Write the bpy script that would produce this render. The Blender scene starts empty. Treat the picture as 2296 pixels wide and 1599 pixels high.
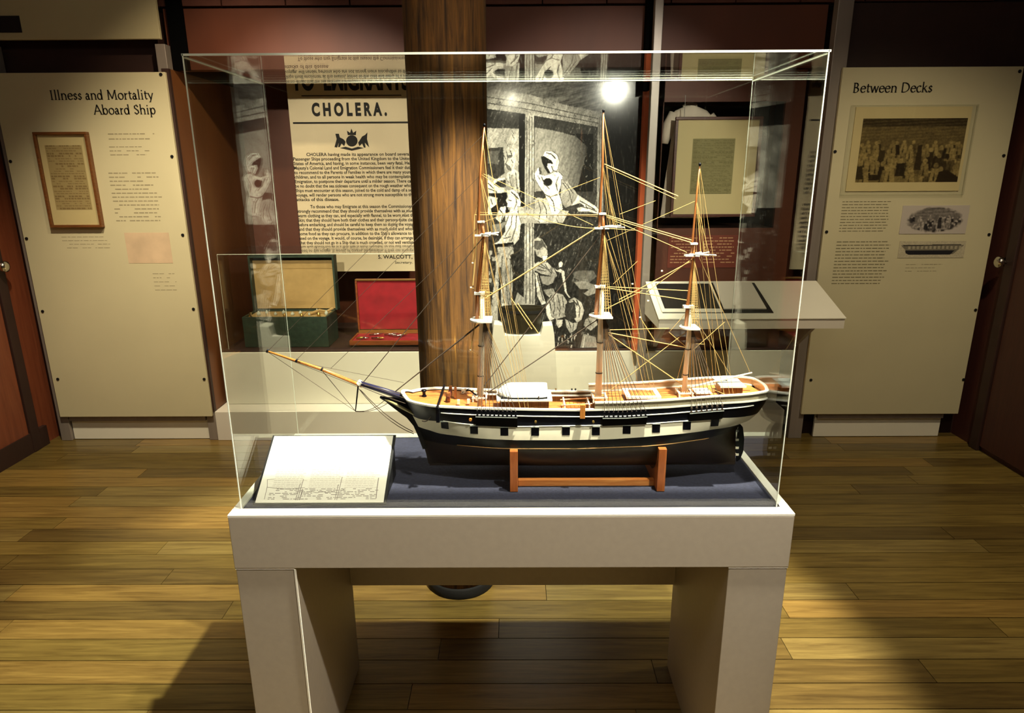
import bpy, math, random
import numpy as np
from mathutils import Vector, Matrix
random.seed(7); RNG = np.random.RandomState(5)
C = bpy.context.scene.collection
sc = bpy.context.scene
# ------------------------------------------------------------------ camera
F_PX, PITCH, ROLL, YAW, EYE = 1484.715, .276253, -.00538276, -.00506362, 1.6
_R = np.array([math.cos(YAW), -math.sin(YAW), 0.])
_F = np.array([math.sin(YAW)*math.cos(PITCH), math.cos(YAW)*math.cos(PITCH), -math.sin(PITCH)])
_U = np.array([math.sin(YAW)*math.sin(PITCH), math.cos(YAW)*math.sin(PITCH), math.cos(PITCH)])
CR = math.cos(ROLL)*_R + math.sin(ROLL)*_U
CU = math.cos(ROLL)*_U - math.sin(ROLL)*_R
cam = bpy.data.cameras.new('camera'); co = bpy.data.objects.new('camera', cam); C.objects.link(co)
cam.sensor_width = 36; cam.sensor_fit = 'HORIZONTAL'; cam.lens = F_PX/2296*36; cam.clip_start = .05
M = Matrix.Identity(4)
for i in range(3):
    M[i][0] = CR[i]; M[i][1] = CU[i]; M[i][2] = -_F[i]
M[2][3] = EYE
co.matrix_world = M; sc.camera = co
# ------------------------------------------------------------------ world, exposure, lamps
w = bpy.data.worlds.new('world'); sc.world = w; w.use_nodes = True
w.node_tree.nodes['Background'].inputs[0].default_value = (1.0, .87, .64, 1)
w.node_tree.nodes['Background'].inputs[1].default_value = .02
sc.view_settings.view_transform = 'Standard'; sc.view_settings.look = 'None'
sc.view_settings.gamma = 1; sc.view_settings.use_curve_mapping = False
sc.view_settings.exposure = .5
try:
    sc.cycles.transparent_max_bounces = 24; sc.cycles.max_bounces = 8; sc.cycles.diffuse_bounces = 2
    sc.cycles.sample_clamp_indirect = 4; sc.cycles.use_denoising = True
except Exception: pass
LAMPS = [  # position, target, watts, cone degrees, blend, radius, colour, what it lights
    ((.52, 1.30, 3.0), (.02, 1.66, .85), 760, 56, .3, .03, (1, .92, .76), 'the ship case from above'),
    ((.78, .55, 3.0), (.08, 1.50, .95), 205, 40, .5, .03, (1, .92, .78), 'the near side of the ship'),
    ((-.75, 2.4, 3.05), (-1.75, 4.2, 1.3), 95, 50, .8, .04, (1, .80, .52), 'the left bay'),
    ((.25, 2.75, 3.05), (-.10, 3.95, .35), 480, 54, .8, .04, (1, .90, .68), 'the plinth and tub'),
    ((1.12, .0, 2.44), (.45, 4.0, 1.40), 215, 30, .6, .035, (1, .92, .76), 'the engraving'),
    ((-1.15, .4, 2.7), (-1.0, 4.4, 1.4), 400, 28, .7, .03, (1, .88, .70), 'the cholera notice'),
    ((-.03, -.2, 2.36), (.02, 3.95, 1.95), 22, 9, .8, .03, (1, .88, .68), 'the upper part of the engraving'),
    ((1.75, 2.1, 3.05), (1.30, 1.75, .0), 52, 40, .8, .05, (1, .84, .52), 'the floor right of the ship table'),
    ((-1.55, 2.35, 3.05), (-1.85, 3.45, .0), 185, 76, .9, .06, (1, .86, .6), 'the illness panel'),
    ((1.9, 2.0, 3.05), (1.95, 3.3, .5), 84, 80, .9, .06, (1, .84, .56), 'the between decks panel'),
]
for k, (p, t, e, cone, bl, rad, colr, _w) in enumerate(LAMPS):
    L = bpy.data.lights.new('spot_light', 'SPOT'); L.energy = e; L.spot_size = math.radians(cone)
    L.spot_blend = bl; L.shadow_soft_size = rad; L.color = colr
    lo = bpy.data.objects.new('spot_light', L); C.objects.link(lo); lo.location = p
    lo.rotation_euler = (Vector(t)-Vector(p)).to_track_quat('-Z', 'Y').to_euler()

A_ = bpy.data.lights.new('fill_light', 'AREA'); A_.shape = 'RECTANGLE'; A_.size = 3.8; A_.size_y = .7; A_.energy = 14; A_.color = (1, .88, .68)  # unseen soft fill added in place of the room's ambient light
ao = bpy.data.objects.new('fill_light', A_); C.objects.link(ao); ao.location = (0, .35, 3.2); ao.rotation_euler = (math.radians(12), 0, 0)

# ------------------------------------------------------------------ helpers
def at(u, v, Y=None, Z=None, X=None):
    """photo pixel -> point of the place on the plane Y, Z or X"""
    d = _F + (u-1148)/F_PX*CR - (v-799.5)/F_PX*CU
    t = Y/d[1] if Y is not None else ((Z-EYE)/d[2] if Z is not None else X/d[0])
    return Vector((d[0]*t, d[1]*t, d[2]*t+EYE))
def to_px(X, Y, Z):
    q0, q1, q2 = X, Y, Z-EYE
    d = q0*_F[0]+q1*_F[1]+q2*_F[2]
    return 1148+F_PX*(q0*CR[0]+q1*CR[1]+q2*CR[2])/d, 799.5-F_PX*(q0*CU[0]+q1*CU[1]+q2*CU[2])/d
ORG = {}
def tag(o, label=None, cat=None, group=None, kind=None):
    if label: o['label'] = label
    if cat: o['category'] = cat
    if group: o['group'] = group
    if kind: o['kind'] = kind
    return o
def thing(name, label, cat, loc=(0, 0, 0), group=None):
    o = bpy.data.objects.new(name, None); C.objects.link(o); o.location = loc
    o.empty_display_size = .05
    ORG[o.name] = Vector(loc); return tag(o, label, cat, group)
class MB:
    def __init__(s): s.v = []; s.f = []
    def add(s, vs, fs):
        n = len(s.v); s.v += [tuple(p) for p in vs]; s.f += [tuple(i+n for i in f) for f in fs]; return s
    def box(s, x0, x1, y0, y1, z0, z1):
        v = [(x, y, z) for z in (z0, z1) for y in (y0, y1) for x in (x0, x1)]
        return s.add(v, [(0, 2, 3, 1), (4, 5, 7, 6), (0, 1, 5, 4), (2, 6, 7, 3), (0, 4, 6, 2), (1, 3, 7, 5)])
    def prism(s, poly, vec):
        n = len(poly); vec = Vector(vec)
        v = [Vector(p) for p in poly]; v += [p+vec for p in v]
        return s.add(v, [tuple(range(n))[::-1], tuple(range(n, 2*n))] + [(i, (i+1) % n, (i+1) % n+n, i+n) for i in range(n)])
    def tube(s, pts, rad, n=8, cap=True):
        pts = [Vector(p) for p in pts]; m = len(pts)
        if not hasattr(rad, '__len__'): rad = [rad]*m
        base = len(s.v); up = None
        for i, p in enumerate(pts):
            d = (pts[min(i+1, m-1)]-pts[max(i-1, 0)]).normalized()
            if up is None: up = d.orthogonal().normalized()
            up = (up - d*up.dot(d)).normalized(); b = d.cross(up)
            for k in range(n):
                a = 2*math.pi*k/n
                s.v.append(tuple(p+(up*math.cos(a)+b*math.sin(a))*rad[i]))
        for i in range(m-1):
            for k in range(n):
                k2 = (k+1) % n
                s.f.append((base+i*n+k, base+i*n+k2, base+(i+1)*n+k2, base+(i+1)*n+k))
        if cap:
            s.f.append(tuple(base+k for k in range(n))[::-1]); s.f.append(tuple(base+(m-1)*n+k for k in range(n)))
        return s
    def lathe(s, c, prof, n=24, sx=1, sy=1):
        base = len(s.v)
        for r, z in prof:
            for k in range(n):
                a = 2*math.pi*k/n; s.v.append((c[0]+r*math.cos(a)*sx, c[1]+r*math.sin(a)*sy, c[2]+z))
        for i in range(len(prof)-1):
            for k in range(n):
                k2 = (k+1) % n; s.f.append((base+i*n+k, base+i*n+k2, base+(i+1)*n+k2, base+(i+1)*n+k))
        s.f.append(tuple(base+k for k in range(n))[::-1]); s.f.append(tuple(base+(len(prof)-1)*n+k for k in range(n)))
        return s
    def sweep(s, pts, wd, ht, closed=False):
        """flat rail of width wd, height ht along a path, upright section"""
        pts = [Vector(p) for p in pts]; m = len(pts); base = len(s.v)
        for i, p in enumerate(pts):
            a = pts[(i+1) % m] if (closed or i < m-1) else p
            b = pts[i-1] if (closed or i > 0) else p
            d = (a-b); d.z = 0; d.normalize(); q = Vector((-d.y, d.x, 0))*wd/2
            for o_ in (-q, q, q+Vector((0, 0, ht)), -q+Vector((0, 0, ht))): s.v.append(tuple(p+o_))
        for i in range(m if closed else m-1):
            j = (i+1) % m
            for k in range(4):
                k2 = (k+1) % 4; s.f.append((base+i*4+k, base+i*4+k2, base+j*4+k2, base+j*4+k))
        if not closed:
            s.f.append((base+3, base+2, base+1, base)); s.f.append(tuple(base+(m-1)*4+k for k in range(4)))
        return s
    def grid(s, P):
        """P[i][j] points"""
        base = len(s.v); n = len(P); m = len(P[0])
        for r in P: s.v += [tuple(p) for p in r]
        for i in range(n-1):
            for j in range(m-1):
                s.f.append((base+i*m+j, base+i*m+j+1, base+(i+1)*m+j+1, base+(i+1)*m+j))
        return s
    def build(s, name, m, parent=None, smooth=False, bevel=0, loc=None, thick=0):
        v = np.array(s.v, dtype=float)
        if parent is not None: org = ORG[parent.name]
        elif loc is not None: org = Vector(loc)
        else:
            lo, hi = v.min(0), v.max(0); org = Vector(((lo[0]+hi[0])/2, (lo[1]+hi[1])/2, lo[2]))
        me = bpy.data.meshes.new(name)
        me.from_pydata([tuple(p) for p in (v-np.array(org))], [], s.f); me.update()
        o = bpy.data.objects.new(name, me); C.objects.link(o)
        if parent is not None: o.parent = parent
        else: o.location = org
        ORG[o.name] = org
        me.materials.append(m)
        if smooth:
            me.polygons.foreach_set('use_smooth', [True]*len(me.polygons))
        if thick:
            md = o.modifiers.new('t', 'SOLIDIFY'); md.thickness = thick; md.offset = -1
        if bevel:
            b = o.modifiers.new('b', 'BEVEL'); b.width = bevel; b.segments = 2; b.limit_method = 'ANGLE'
        return o
def Bx(name, m, x0, x1, y0, y1, z0, z1, parent=None, bevel=0, **k):
    return MB().box(x0, x1, y0, y1, z0, z1).build(name, m, parent, bevel=bevel, **k)
def S(name, m, *a, **k):
    o = Bx(name, m, *a, **k); o['kind'] = 'structure'; return o
def col(r, g, b):
    f = lambda c: (c/255/12.92) if c/255 <= .04045 else ((c/255+.055)/1.055)**2.4
    return (f(r), f(g), f(b))
def nodes(name):
    m = bpy.data.materials.new(name); m.use_nodes = True; nt = m.node_tree
    return m, nt, nt.nodes['Principled BSDF']
def mat(name, c, rough=.5, metal=0, var=.12, scale=9, bump=0, coat=0, stretch=(1, 1, 1), spec=.5, detail=4):
    m, nt, b = nodes(name)
    tc = nt.nodes.new('ShaderNodeTexCoord'); mp = nt.nodes.new('ShaderNodeMapping'); mp.inputs['Scale'].default_value = stretch
    nz = nt.nodes.new('ShaderNodeTexNoise'); nz.inputs['Scale'].default_value = scale; nz.inputs['Detail'].default_value = detail
    nt.links.new(tc.outputs['Object'], mp.inputs[0]); nt.links.new(mp.outputs[0], nz.inputs['Vector'])
    rp = nt.nodes.new('ShaderNodeValToRGB'); e = rp.color_ramp.elements
    e[0].position = .3; e[1].position = .7
    e[0].color = (*[max(0, x*(1-var)) for x in c], 1); e[1].color = (*[min(1, x*(1+var)) for x in c], 1)
    nt.links.new(nz.outputs['Fac'], rp.inputs[0]); nt.links.new(rp.outputs[0], b.inputs['Base Color'])
    b.inputs['Roughness'].default_value = rough; b.inputs['Metallic'].default_value = metal
    b.inputs['Specular IOR Level'].default_value = spec
    if coat: b.inputs['Coat Weight'].default_value = coat; b.inputs['Coat Roughness'].default_value = .12
    if bump:
        bp = nt.nodes.new('ShaderNodeBump'); bp.inputs['Strength'].default_value = bump; bp.inputs['Distance'].default_value = .01
        nt.links.new(nz.outputs['Fac'], bp.inputs['Height']); nt.links.new(bp.outputs[0], b.inputs['Normal'])
    return m
def wood(name, c1, c2, axis=0, scale=6, rough=.4, bump=.1, ratio=14, c3=None, off=0):
    st = [1.0]*3
    for i in range(3): st[i] = ratio if i != axis else 1.
    m, nt, b = nodes(name)
    tc = nt.nodes.new('ShaderNodeTexCoord'); mp = nt.nodes.new('ShaderNodeMapping'); mp.inputs['Scale'].default_value = st
    mp.inputs['Location'].default_value = (off, off*2, off*3)
    oi = nt.nodes.new('ShaderNodeObjectInfo'); va = nt.nodes.new('ShaderNodeVectorMath'); va.operation = 'ADD'
    sm = nt.nodes.new('ShaderNodeMath'); sm.operation = 'MULTIPLY'; sm.inputs[1].default_value = 37
    nt.links.new(oi.outputs['Random'], sm.inputs[0])
    nt.links.new(tc.outputs['Object'], va.inputs[0]); nt.links.new(sm.outputs[0], va.inputs[1]); nt.links.new(va.outputs[0], mp.inputs[0])
    nz = nt.nodes.new('ShaderNodeTexNoise'); nz.inputs['Scale'].default_value = scale; nz.inputs['Detail'].default_value = 7
    nz.inputs['Roughness'].default_value = .65; nz.inputs['Distortion'].default_value = .6
    nt.links.new(mp.outputs[0], nz.inputs['Vector'])
    rp = nt.nodes.new('ShaderNodeValToRGB'); e = rp.color_ramp.elements
    e[0].position = .32; e[1].position = .66; e[0].color = (*c1, 1); e[1].color = (*c2, 1)
    if c3: x = rp.color_ramp.elements.new(.8); x.color = (*c3, 1)
    nt.links.new(nz.outputs['Fac'], rp.inputs[0]); nt.links.new(rp.outputs[0], b.inputs['Base Color'])
    b.inputs['Roughness'].default_value = rough
    if bump:
        bp = nt.nodes.new('ShaderNodeBump'); bp.inputs['Strength'].default_value = bump; bp.inputs['Distance'].default_value = .004
        nt.links.new(nz.outputs['Fac'], bp.inputs['Height']); nt.links.new(bp.outputs[0], b.inputs['Normal'])
    return m
def print_mat(name, rough=.5, coat=0., cr=.12):
    m, nt, b = nodes(name); a = nt.nodes.new('ShaderNodeAttribute'); a.attribute_name = 'ink'
    nt.links.new(a.outputs['Color'], b.inputs['Base Color']); b.inputs['Roughness'].default_value = rough
    b.inputs['Coat Weight'].default_value = coat; b.inputs['Coat Roughness'].default_value = cr
    b.inputs['Specular IOR Level'].default_value = .12
    return m
def glass_mat(name, tint=(.97, .985, .97), rough=.0):
    m, nt, b = nodes(name); nt.nodes.remove(b); out = nt.nodes['Material Output']
    tr = nt.nodes.new('ShaderNodeBsdfTransparent'); tr.inputs[0].default_value = (*tint, 1)
    gl = nt.nodes.new('ShaderNodeBsdfGlossy'); gl.inputs['Roughness'].default_value = rough
    ge = nt.nodes.new('ShaderNodeNewGeometry'); mr = nt.nodes.new('ShaderNodeMapRange')
    mr.inputs['To Min'].default_value = 1.49; mr.inputs['To Max'].default_value = 1/1.49   # same Fresnel on both faces of the thin sheet
    fr = nt.nodes.new('ShaderNodeFresnel'); mx = nt.nodes.new('ShaderNodeMixShader')
    nt.links.new(ge.outputs['Backfacing'], mr.inputs['Value']); nt.links.new(mr.outputs[0], fr.inputs['IOR'])
    nt.links.new(fr.outputs[0], mx.inputs[0]); nt.links.new(tr.outputs[0], mx.inputs[1]); nt.links.new(gl.outputs[0], mx.inputs[2])
    nt.links.new(mx.outputs[0], out.inputs[0]); return m
def emit_mat(name, c, s):
    m, nt, b = nodes(name); b.inputs['Emission Color'].default_value = (*c, 1); b.inputs['Emission Strength'].default_value = s
    return m
M_ = dict(
    floor_base=mat('floor_base', col(18, 14, 8), .7),
    brown=mat('brown_board', col(98, 50, 30), .55, var=.12, scale=5, stretch=(1, 1, .3)),
    brick=mat('brick', col(92, 50, 38), .7, var=.15, scale=14, bump=.15),
    void=mat('unlit_gap', col(6, 6, 7), .95, spec=.05),  # near-black colour standing in for gaps that get no light
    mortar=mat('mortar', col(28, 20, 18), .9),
    dark=mat('dark_brown', col(52, 30, 24), .6),
    black=mat('black_paint', col(18, 18, 20), .45),
    orange_wood=mat('orange_board', col(116, 70, 34), .5, var=.15, scale=4, stretch=(1, 1, .4)),
    rust=mat('rust_paint', col(205, 100, 62), .5, var=.08),
    grey_post=mat('grey_metal', col(150, 140, 132), .38, metal=.3, var=.1, scale=20, stretch=(1, 1, .1)),
    cream=mat('cream_panel', col(205, 196, 160), .6, var=.03, scale=3),
    sign=mat('cream_sign', col(190, 180, 142), .6, var=.03, scale=3),
    white=mat('white_paint', col(236, 232, 216), .5, var=.02, scale=4),
    white2=mat('white_laminate', col(225, 218, 205), .42, var=.02, scale=4),
    table=mat('table_laminate', col(166, 155, 138), .45, var=.03, scale=60),
    felt=mat('blue_felt', col(38, 40, 58), .95, var=.25, scale=160, bump=.2),
    door=wood('door_wood', col(118, 60, 38), col(140, 76, 48), axis=2, scale=3, rough=.45, bump=.03),
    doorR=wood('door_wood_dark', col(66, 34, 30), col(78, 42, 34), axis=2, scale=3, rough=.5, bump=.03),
    chrome=mat('chrome', col(205, 200, 188), .18, metal=1, var=.03),
    iron=mat('dark_iron', col(16, 14, 13), .85, var=.3, scale=20, bump=.3),
    ink=mat('ink', col(30, 26, 22), .8),
    ink2=mat('faded_ink', col(150, 140, 112), .8),
    ink3=mat('grey_ink', col(105, 98, 80), .8),
    ink4=mat('olive_ink', col(120, 112, 84), .8),
    blush=mat('faint_pink_print', col(208, 182, 150), .7),
    paper=mat('poster_paper', col(226, 206, 170), .7, var=.04, scale=5),
    mat_board=mat('mat_board', col(216, 198, 146), .7, var=.03),
    frame_wood=wood('frame_wood', col(92, 54, 26), col(126, 78, 38), axis=0, scale=8),
    frame_dark=wood('frame_dark_wood', col(70, 34, 22), col(98, 50, 32), axis=0, scale=8),
    glass=glass_mat('acrylic'),
    glass_thin=glass_mat('acrylic_thin', (.985, .99, .985)),
    edge=mat('acrylic_edge_lit', col(232, 238, 220), .25, var=.02),  # white colour stands in for light caught in the polished edges
    cloth=mat('white_linen', col(232, 216, 196), .9, var=.06, scale=30, bump=.3),
    green=mat('green_leathercloth', col(44, 62, 50), .6, var=.25, scale=40, bump=.2),
    tan=mat('tan_lining', col(186, 154, 100), .8, var=.08, scale=20),
    red=mat('red_velvet', col(150, 22, 34), .85, var=.2, scale=14),
    gold=mat('brass', col(200, 165, 90), .3, metal=.8),
    steel=mat('polished_steel', col(225, 222, 215), .15, metal=1),
    bottle=mat('bottle_glass', col(200, 205, 190), .1, var=.1),
    mahog=wood('case_wood', col(110, 52, 24), col(160, 84, 40), axis=0, scale=8),
)

# text drawn as strokes, a book-face hand (verticals thick, horizontals thin)
def _arc(cx, cy, rx, ry, a0, a1, n=14):
    return [(cx+rx*math.cos(math.radians(a0+(a1-a0)*i/n)), cy+ry*math.sin(math.radians(a0+(a1-a0)*i/n))) for i in range(n+1)]
G = {
 'I': ([[(.15, 0), (.15, .7)]], [(.15, .69, .2), (.15, .0, .2)], .34),
 'l': ([[(.12, 0), (.12, .74)]], [(.12, 0, .17), (.09, .73, .08)], .26),
 'i': ([[(.12, 0), (.12, .46)], [(.12, .62), (.12, .68)]], [(.12, 0, .17), (.09, .45, .08)], .26),
 'n': ([[(.11, 0), (.11, .46)], _arc(.26, .29, .15, .16, 175, 0)+[(.41, 0)]], [(.11, 0, .16), (.41, 0, .16), (.08, .45, .07)], .54),
 'h': ([[(.11, 0), (.11, .74)], _arc(.26, .29, .15, .16, 175, 0)+[(.41, 0)]], [(.11, 0, .16), (.41, 0, .16), (.08, .73, .07)], .54),
 'e': ([_arc(.23, .23, .18, .23, 15, 325, 18), [(.06, .27), (.4, .27)]], [], .45),
 's': ([[(.28, .37), (.19, .46), (.08, .37), (.12, .28), (.25, .19), (.29, .1), (.17, 0), (.05, .09)]], [], .36),
 'a': ([[(.08, .36), (.16, .46), (.27, .38), (.27, .07), (.35, .01)], _arc(.17, .13, .11, .13, 0, 360)], [], .41),
 'd': ([_arc(.2, .23, .16, .23, 0, 360, 18), [(.37, 0), (.37, .74)]], [(.34, .73, .08), (.4, 0, .08)], .52),
 'b': ([_arc(.27, .23, .16, .23, 0, 360, 18), [(.1, 0), (.1, .74)]], [(.07, .73, .08)], .52),
 'p': ([_arc(.27, .23, .16, .23, 0, 360, 18), [(.1, -.22), (.1, .46)]], [(.1, -.22, .17), (.07, .45, .08)], .52),
 'M': ([[(.13, 0), (.16, .7)], [(.16, .7), (.43, .06)], [(.43, .06), (.7, .7)], [(.7, .7), (.74, 0)]], [(.13, 0, .17), (.74, 0, .2), (.13, .69, .1), (.74, .69, .1)], .88),
 'o': ([_arc(.24, .23, .19, .23, 0, 360, 20)], [], .49),
 'r': ([[(.11, 0), (.11, .46)], [(.12, .3), (.2, .42), (.31, .43)]], [(.11, 0, .17), (.08, .45, .07)], .35),
 't': ([[(.13, .6), (.13, .1), (.19, .01), (.28, .05)], [(.04, .45), (.28, .45)]], [], .31),
 'y': ([[(.05, .45), (.23, 0)], [(.4, .45), (.15, -.2), (.06, -.22)]], [(.05, .45, .12), (.4, .45, .1)], .44),
 'A': ([[(.06, 0), (.33, .72)], [(.33, .72), (.62, 0)], [(.15, .25), (.5, .25)]], [(.06, 0, .14), (.62, 0, .18)], .68),
 'S': ([[(.38, .56), (.27, .7), (.12, .62), (.12, .47), (.36, .28), (.4, .12), (.24, 0), (.08, .12)]], [], .48),
 'B': ([[(.13, 0), (.13, .7)], [(.13, .69)]+_arc(.2, .53, .18, .16, 90, -90)+[(.13, .37)], [(.13, .37)]+_arc(.22, .185, .22, .185, 90, -90)+[(.13, 0)]], [(.1, 0, .12), (.1, .7, .12)], .58),
 'D': ([[(.13, 0), (.13, .7)], [(.1, .69)]+_arc(.25, .35, .38, .34, 90, -90, 18)+[(.1, .01)]], [], .74),
 'w': ([[(.05, .45), (.2, 0)], [(.2, 0), (.33, .45)], [(.33, .45), (.48, 0)], [(.48, 0), (.6, .45)]], [(.05, .45, .12), (.6, .45, .1)], .67),
 'c': ([_arc(.23, .23, .18, .23, 50, 320, 18)], [], .41),
 'k': ([[(.1, 0), (.1, .74)], [(.1, .2), (.34, .45)], [(.2, .28), (.42, 0)]], [(.1, 0, .16), (.07, .73, .07), (.43, 0, .14), (.34, .45, .12)], .49),
 ' ': ([], [], .24),
}
def text_w(t): return sum(G[c][2] for c in t)
def write(mb, t, origin, ex, ez, thick=.105, thin=.042, nrm=(0, -1, 0), d=.0008):
    """strokes of text t; ex, ez: vectors of one em along and up"""
    o = Vector(origin); ex = Vector(ex); ez = Vector(ez); nv = Vector(nrm)*d; x = 0
    def quad(p, q, wd):
        dx, dy = q[0]-p[0], q[1]-p[1]; l = math.hypot(dx, dy) or 1; nx, ny = -dy/l*wd/2, dx/l*wd/2
        e = .15*wd; px_, py_ = dx/l*e, dy/l*e
        c = [(p[0]+nx-px_, p[1]+ny-py_), (p[0]-nx-px_, p[1]-ny-py_), (q[0]-nx+px_, q[1]-ny+py_), (q[0]+nx+px_, q[1]+ny+py_)]
        mb.add([o+ex*(x+a)+ez*b+nv for a, b in c], [(0, 1, 2, 3)])
    for ch in t:
        st, sr, adv = G[ch]
        for s in st:
            for p, q in zip(s, s[1:]):
                dx, dy = q[0]-p[0], q[1]-p[1]; l = math.hypot(dx, dy) or 1
                quad(p, q, thin+(thick-thin)*min(1, abs((dy*.95-dx*.3)/l)))
        for sx_, sy_, sw in sr: quad((sx_-sw/2, sy_), (sx_+sw/2, sy_), .034)
        x += adv
def font_text(name, body, m, parent, x, y, z, size, sx=1., bold=0., align='LEFT', spacing=1.):
    cu = bpy.data.curves.new(name, 'FONT'); cu.body = body; cu.size = size; cu.offset = bold; cu.align_x = align
    cu.space_character = spacing; cu.resolution_u = 5 if bold > .002 else 2; cu.fill_mode = 'FRONT'
    tmp = bpy.data.objects.new(name+'_tmp', cu); C.objects.link(tmp)
    bpy.context.view_layer.update()
    me = bpy.data.meshes.new_from_object(tmp.evaluated_get(bpy.context.evaluated_depsgraph_get()))
    bpy.data.objects.remove(tmp); bpy.data.curves.remove(cu)
    n = len(me.vertices); a = np.empty(n*3); me.vertices.foreach_get('co', a); a = a.reshape(-1, 3)
    org = np.array(ORG[parent.name])
    b = np.stack([a[:, 0]*sx+x, np.full(n, y), a[:, 1]+z], 1)-org
    me.vertices.foreach_set('co', b.ravel()); me.materials.clear(); me.materials.append(m); me.update()
    me.name = name; o = bpy.data.objects.new(name, me); C.objects.link(o); o.parent = parent
    return o, a[:, 0].min()*sx if n else 0, a[:, 0].max()*sx if n else 0
def lines(mb, x0, x1, z0, z1, n, y, hh=.45, ragged=.25, seed=1, dens=.86):
    """rows of short marks standing for unreadable small print"""
    r = random.Random(seed); st = (z0-z1)/n
    for i in range(n):
        z = z0-(i+.5)*st; xe = x1-(x1-x0)*ragged*r.random(); x = x0
        while x < xe:
            l = r.uniform(.010, .034)
            if r.random() < dens: mb.add([(x, y, z), (min(x+l, xe), y, z), (min(x+l, xe), y, z+st*hh), (x, y, z+st*hh)], [(0, 1, 2, 3)])
            x += l+.005
def raster(name, m, parent, img, x0, x1, z0, z1, y):
    """a flat print: img[row from top][col] rgb on a fine sheet"""
    h, wd = img.shape[:2]; xs = np.linspace(x0, x1, wd); zs = np.linspace(z1, z0, h)
    X, Z = np.meshgrid(xs, zs); org = np.array(ORG[parent.name])
    v = np.stack([X.ravel(), np.full(X.size, y), Z.ravel()], 1)-org
    i = np.arange((h-1)*(wd-1)); r, c = i//(wd-1), i % (wd-1); a = r*wd+c
    f = np.stack([a, a+wd, a+wd+1, a+1], 1)
    me = bpy.data.meshes.new(name); me.vertices.add(len(v)); me.vertices.foreach_set('co', v.ravel())
    me.loops.add(f.size); me.loops.foreach_set('vertex_index', f.ravel().astype(np.int32))
    me.polygons.add(len(f)); me.polygons.foreach_set('loop_start', (np.arange(len(f))*4).astype(np.int32))
    at_ = me.color_attributes.new('ink', 'FLOAT_COLOR', 'POINT')
    rgba = np.ones((h*wd, 4)); rgba[:, :3] = img.reshape(-1, 3); at_.data.foreach_set('color', rgba.ravel())
    me.update(calc_edges=True); me.materials.append(m)
    o = bpy.data.objects.new(name, me); C.objects.link(o); o.parent = parent; return o
def fill(U, V, img, poly, val, soft=1.):
    p = np.array(poly, float); x0, y0 = p.min(0)-1; x1, y1 = p.max(0)+1
    sel = (U > x0) & (U < x1) & (V > y0) & (V < y1)
    if not sel.any(): return
    u, v = U[sel], V[sel]; ins = np.zeros(u.shape, bool); n = len(p)
    for i in range(n):
        (xa, ya), (xb, yb) = p[i], p[(i+1) % n]
        if ya == yb: continue
        cr = ((ya > v) != (yb > v)) & (u < (xb-xa)*(v-ya)/(yb-ya)+xa); ins ^= cr
    t = img[sel]; t[ins] = t[ins]*(1-soft)+val*soft; img[sel] = t
def noise2(U, V, su, sv, seed):
    r = np.random.RandomState(seed); g = r.rand(80, 80)
    a = (U/su) % 78; b = (V/sv) % 78; i = a.astype(int); j = b.astype(int); fa = a-i; fb = b-j
    return (g[i, j]*(1-fa)+g[i+1, j]*fa)*(1-fb)+(g[i, j+1]*(1-fa)+g[i+1, j+1]*fa)*fb

# ================================================================== SETTING
Z_TOP, Y_P = 3.3, 3.755
S('ceiling', M_['dark'], -3.0, 2.9, -3, 4.8, Z_TOP, Z_TOP+.1)
S('wall_front', M_['dark'], -3.0, 2.9, -3.1, -3, 0, Z_TOP)
S('wall_back', M_['brown'], -3.0, 2.9, 4.70, 4.8, 0, Z_TOP)
S('wall_back_left', M_['dark'], -2.87, -1.90, 3.86, 4.70, 0, 2.42)
S('wall_back_right', M_['dark'], 1.74, 2.72, 3.86, 4.70, 0, 2.42)
wl = S('wall_left', M_['door'], -3.0, -2.87, -3, 4.70, 0, Z_TOP)
wr = S('wall_right', M_['doorR'], 2.72, 2.85, -3, 4.70, 0, Z_TOP)
S('baseboard_left', M_['dark'], -2.87, -2.845, 3.30, 3.74, 0, .12)
# floor: boards running across the picture
fl = S('floor', M_['floor_base'], -3.0, 2.9, -3, 4.8, -.06, -.018)
PL = [wood('oak_board_%d' % k, col(*a), col(*b), axis=0, scale=3.2, rough=.30, bump=.06, ratio=16, c3=col(*c3)) for k, (a, b, c3) in enumerate([
    ((92, 74, 34), (134, 112, 56), (152, 130, 70)), ((80, 64, 30), (120, 100, 50), (138, 118, 62)),
    ((104, 80, 38), (148, 120, 62), (164, 138, 76)), ((74, 58, 28), (110, 90, 46), (128, 106, 56)), ((98, 80, 42), (140, 120, 66), (158, 140, 80))])]
rw = .107; y = .70; row = 0
plank_cache = {}
while y < 3.85:
    x = -2.98-random.random()*1.2
    while x < 2.88:
        L = random.choice((.9, 1.2, 1.5, 1.8, 2.1)); xa, xb = max(x, -2.99), min(x+L, 2.89)
        if xb-xa > .08:
            ln = round(xb-xa, 3); k = random.randrange(5)
            me = plank_cache.get((ln, k))
            if me is None:
                o = MB().box(-ln/2+.0011, ln/2-.0011, -rw/2+.0016, rw/2-.0016, -.018, 0).build('plank', PL[k], None, loc=(0, 0, 0)); me = plank_cache[(ln, k)] = o.data
                o.parent = fl
            else:
                o = bpy.data.objects.new('plank', me); C.objects.link(o); o.parent = fl
            o.location = Vector(((xa+xb)/2, y+rw/2, 0))-ORG[fl.name]
        x += L
    y += rw; row += 1
Bx('floor_boards', PL[1], -2.99, 2.89, -3, .70, -.018, 0, parent=fl)
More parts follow.
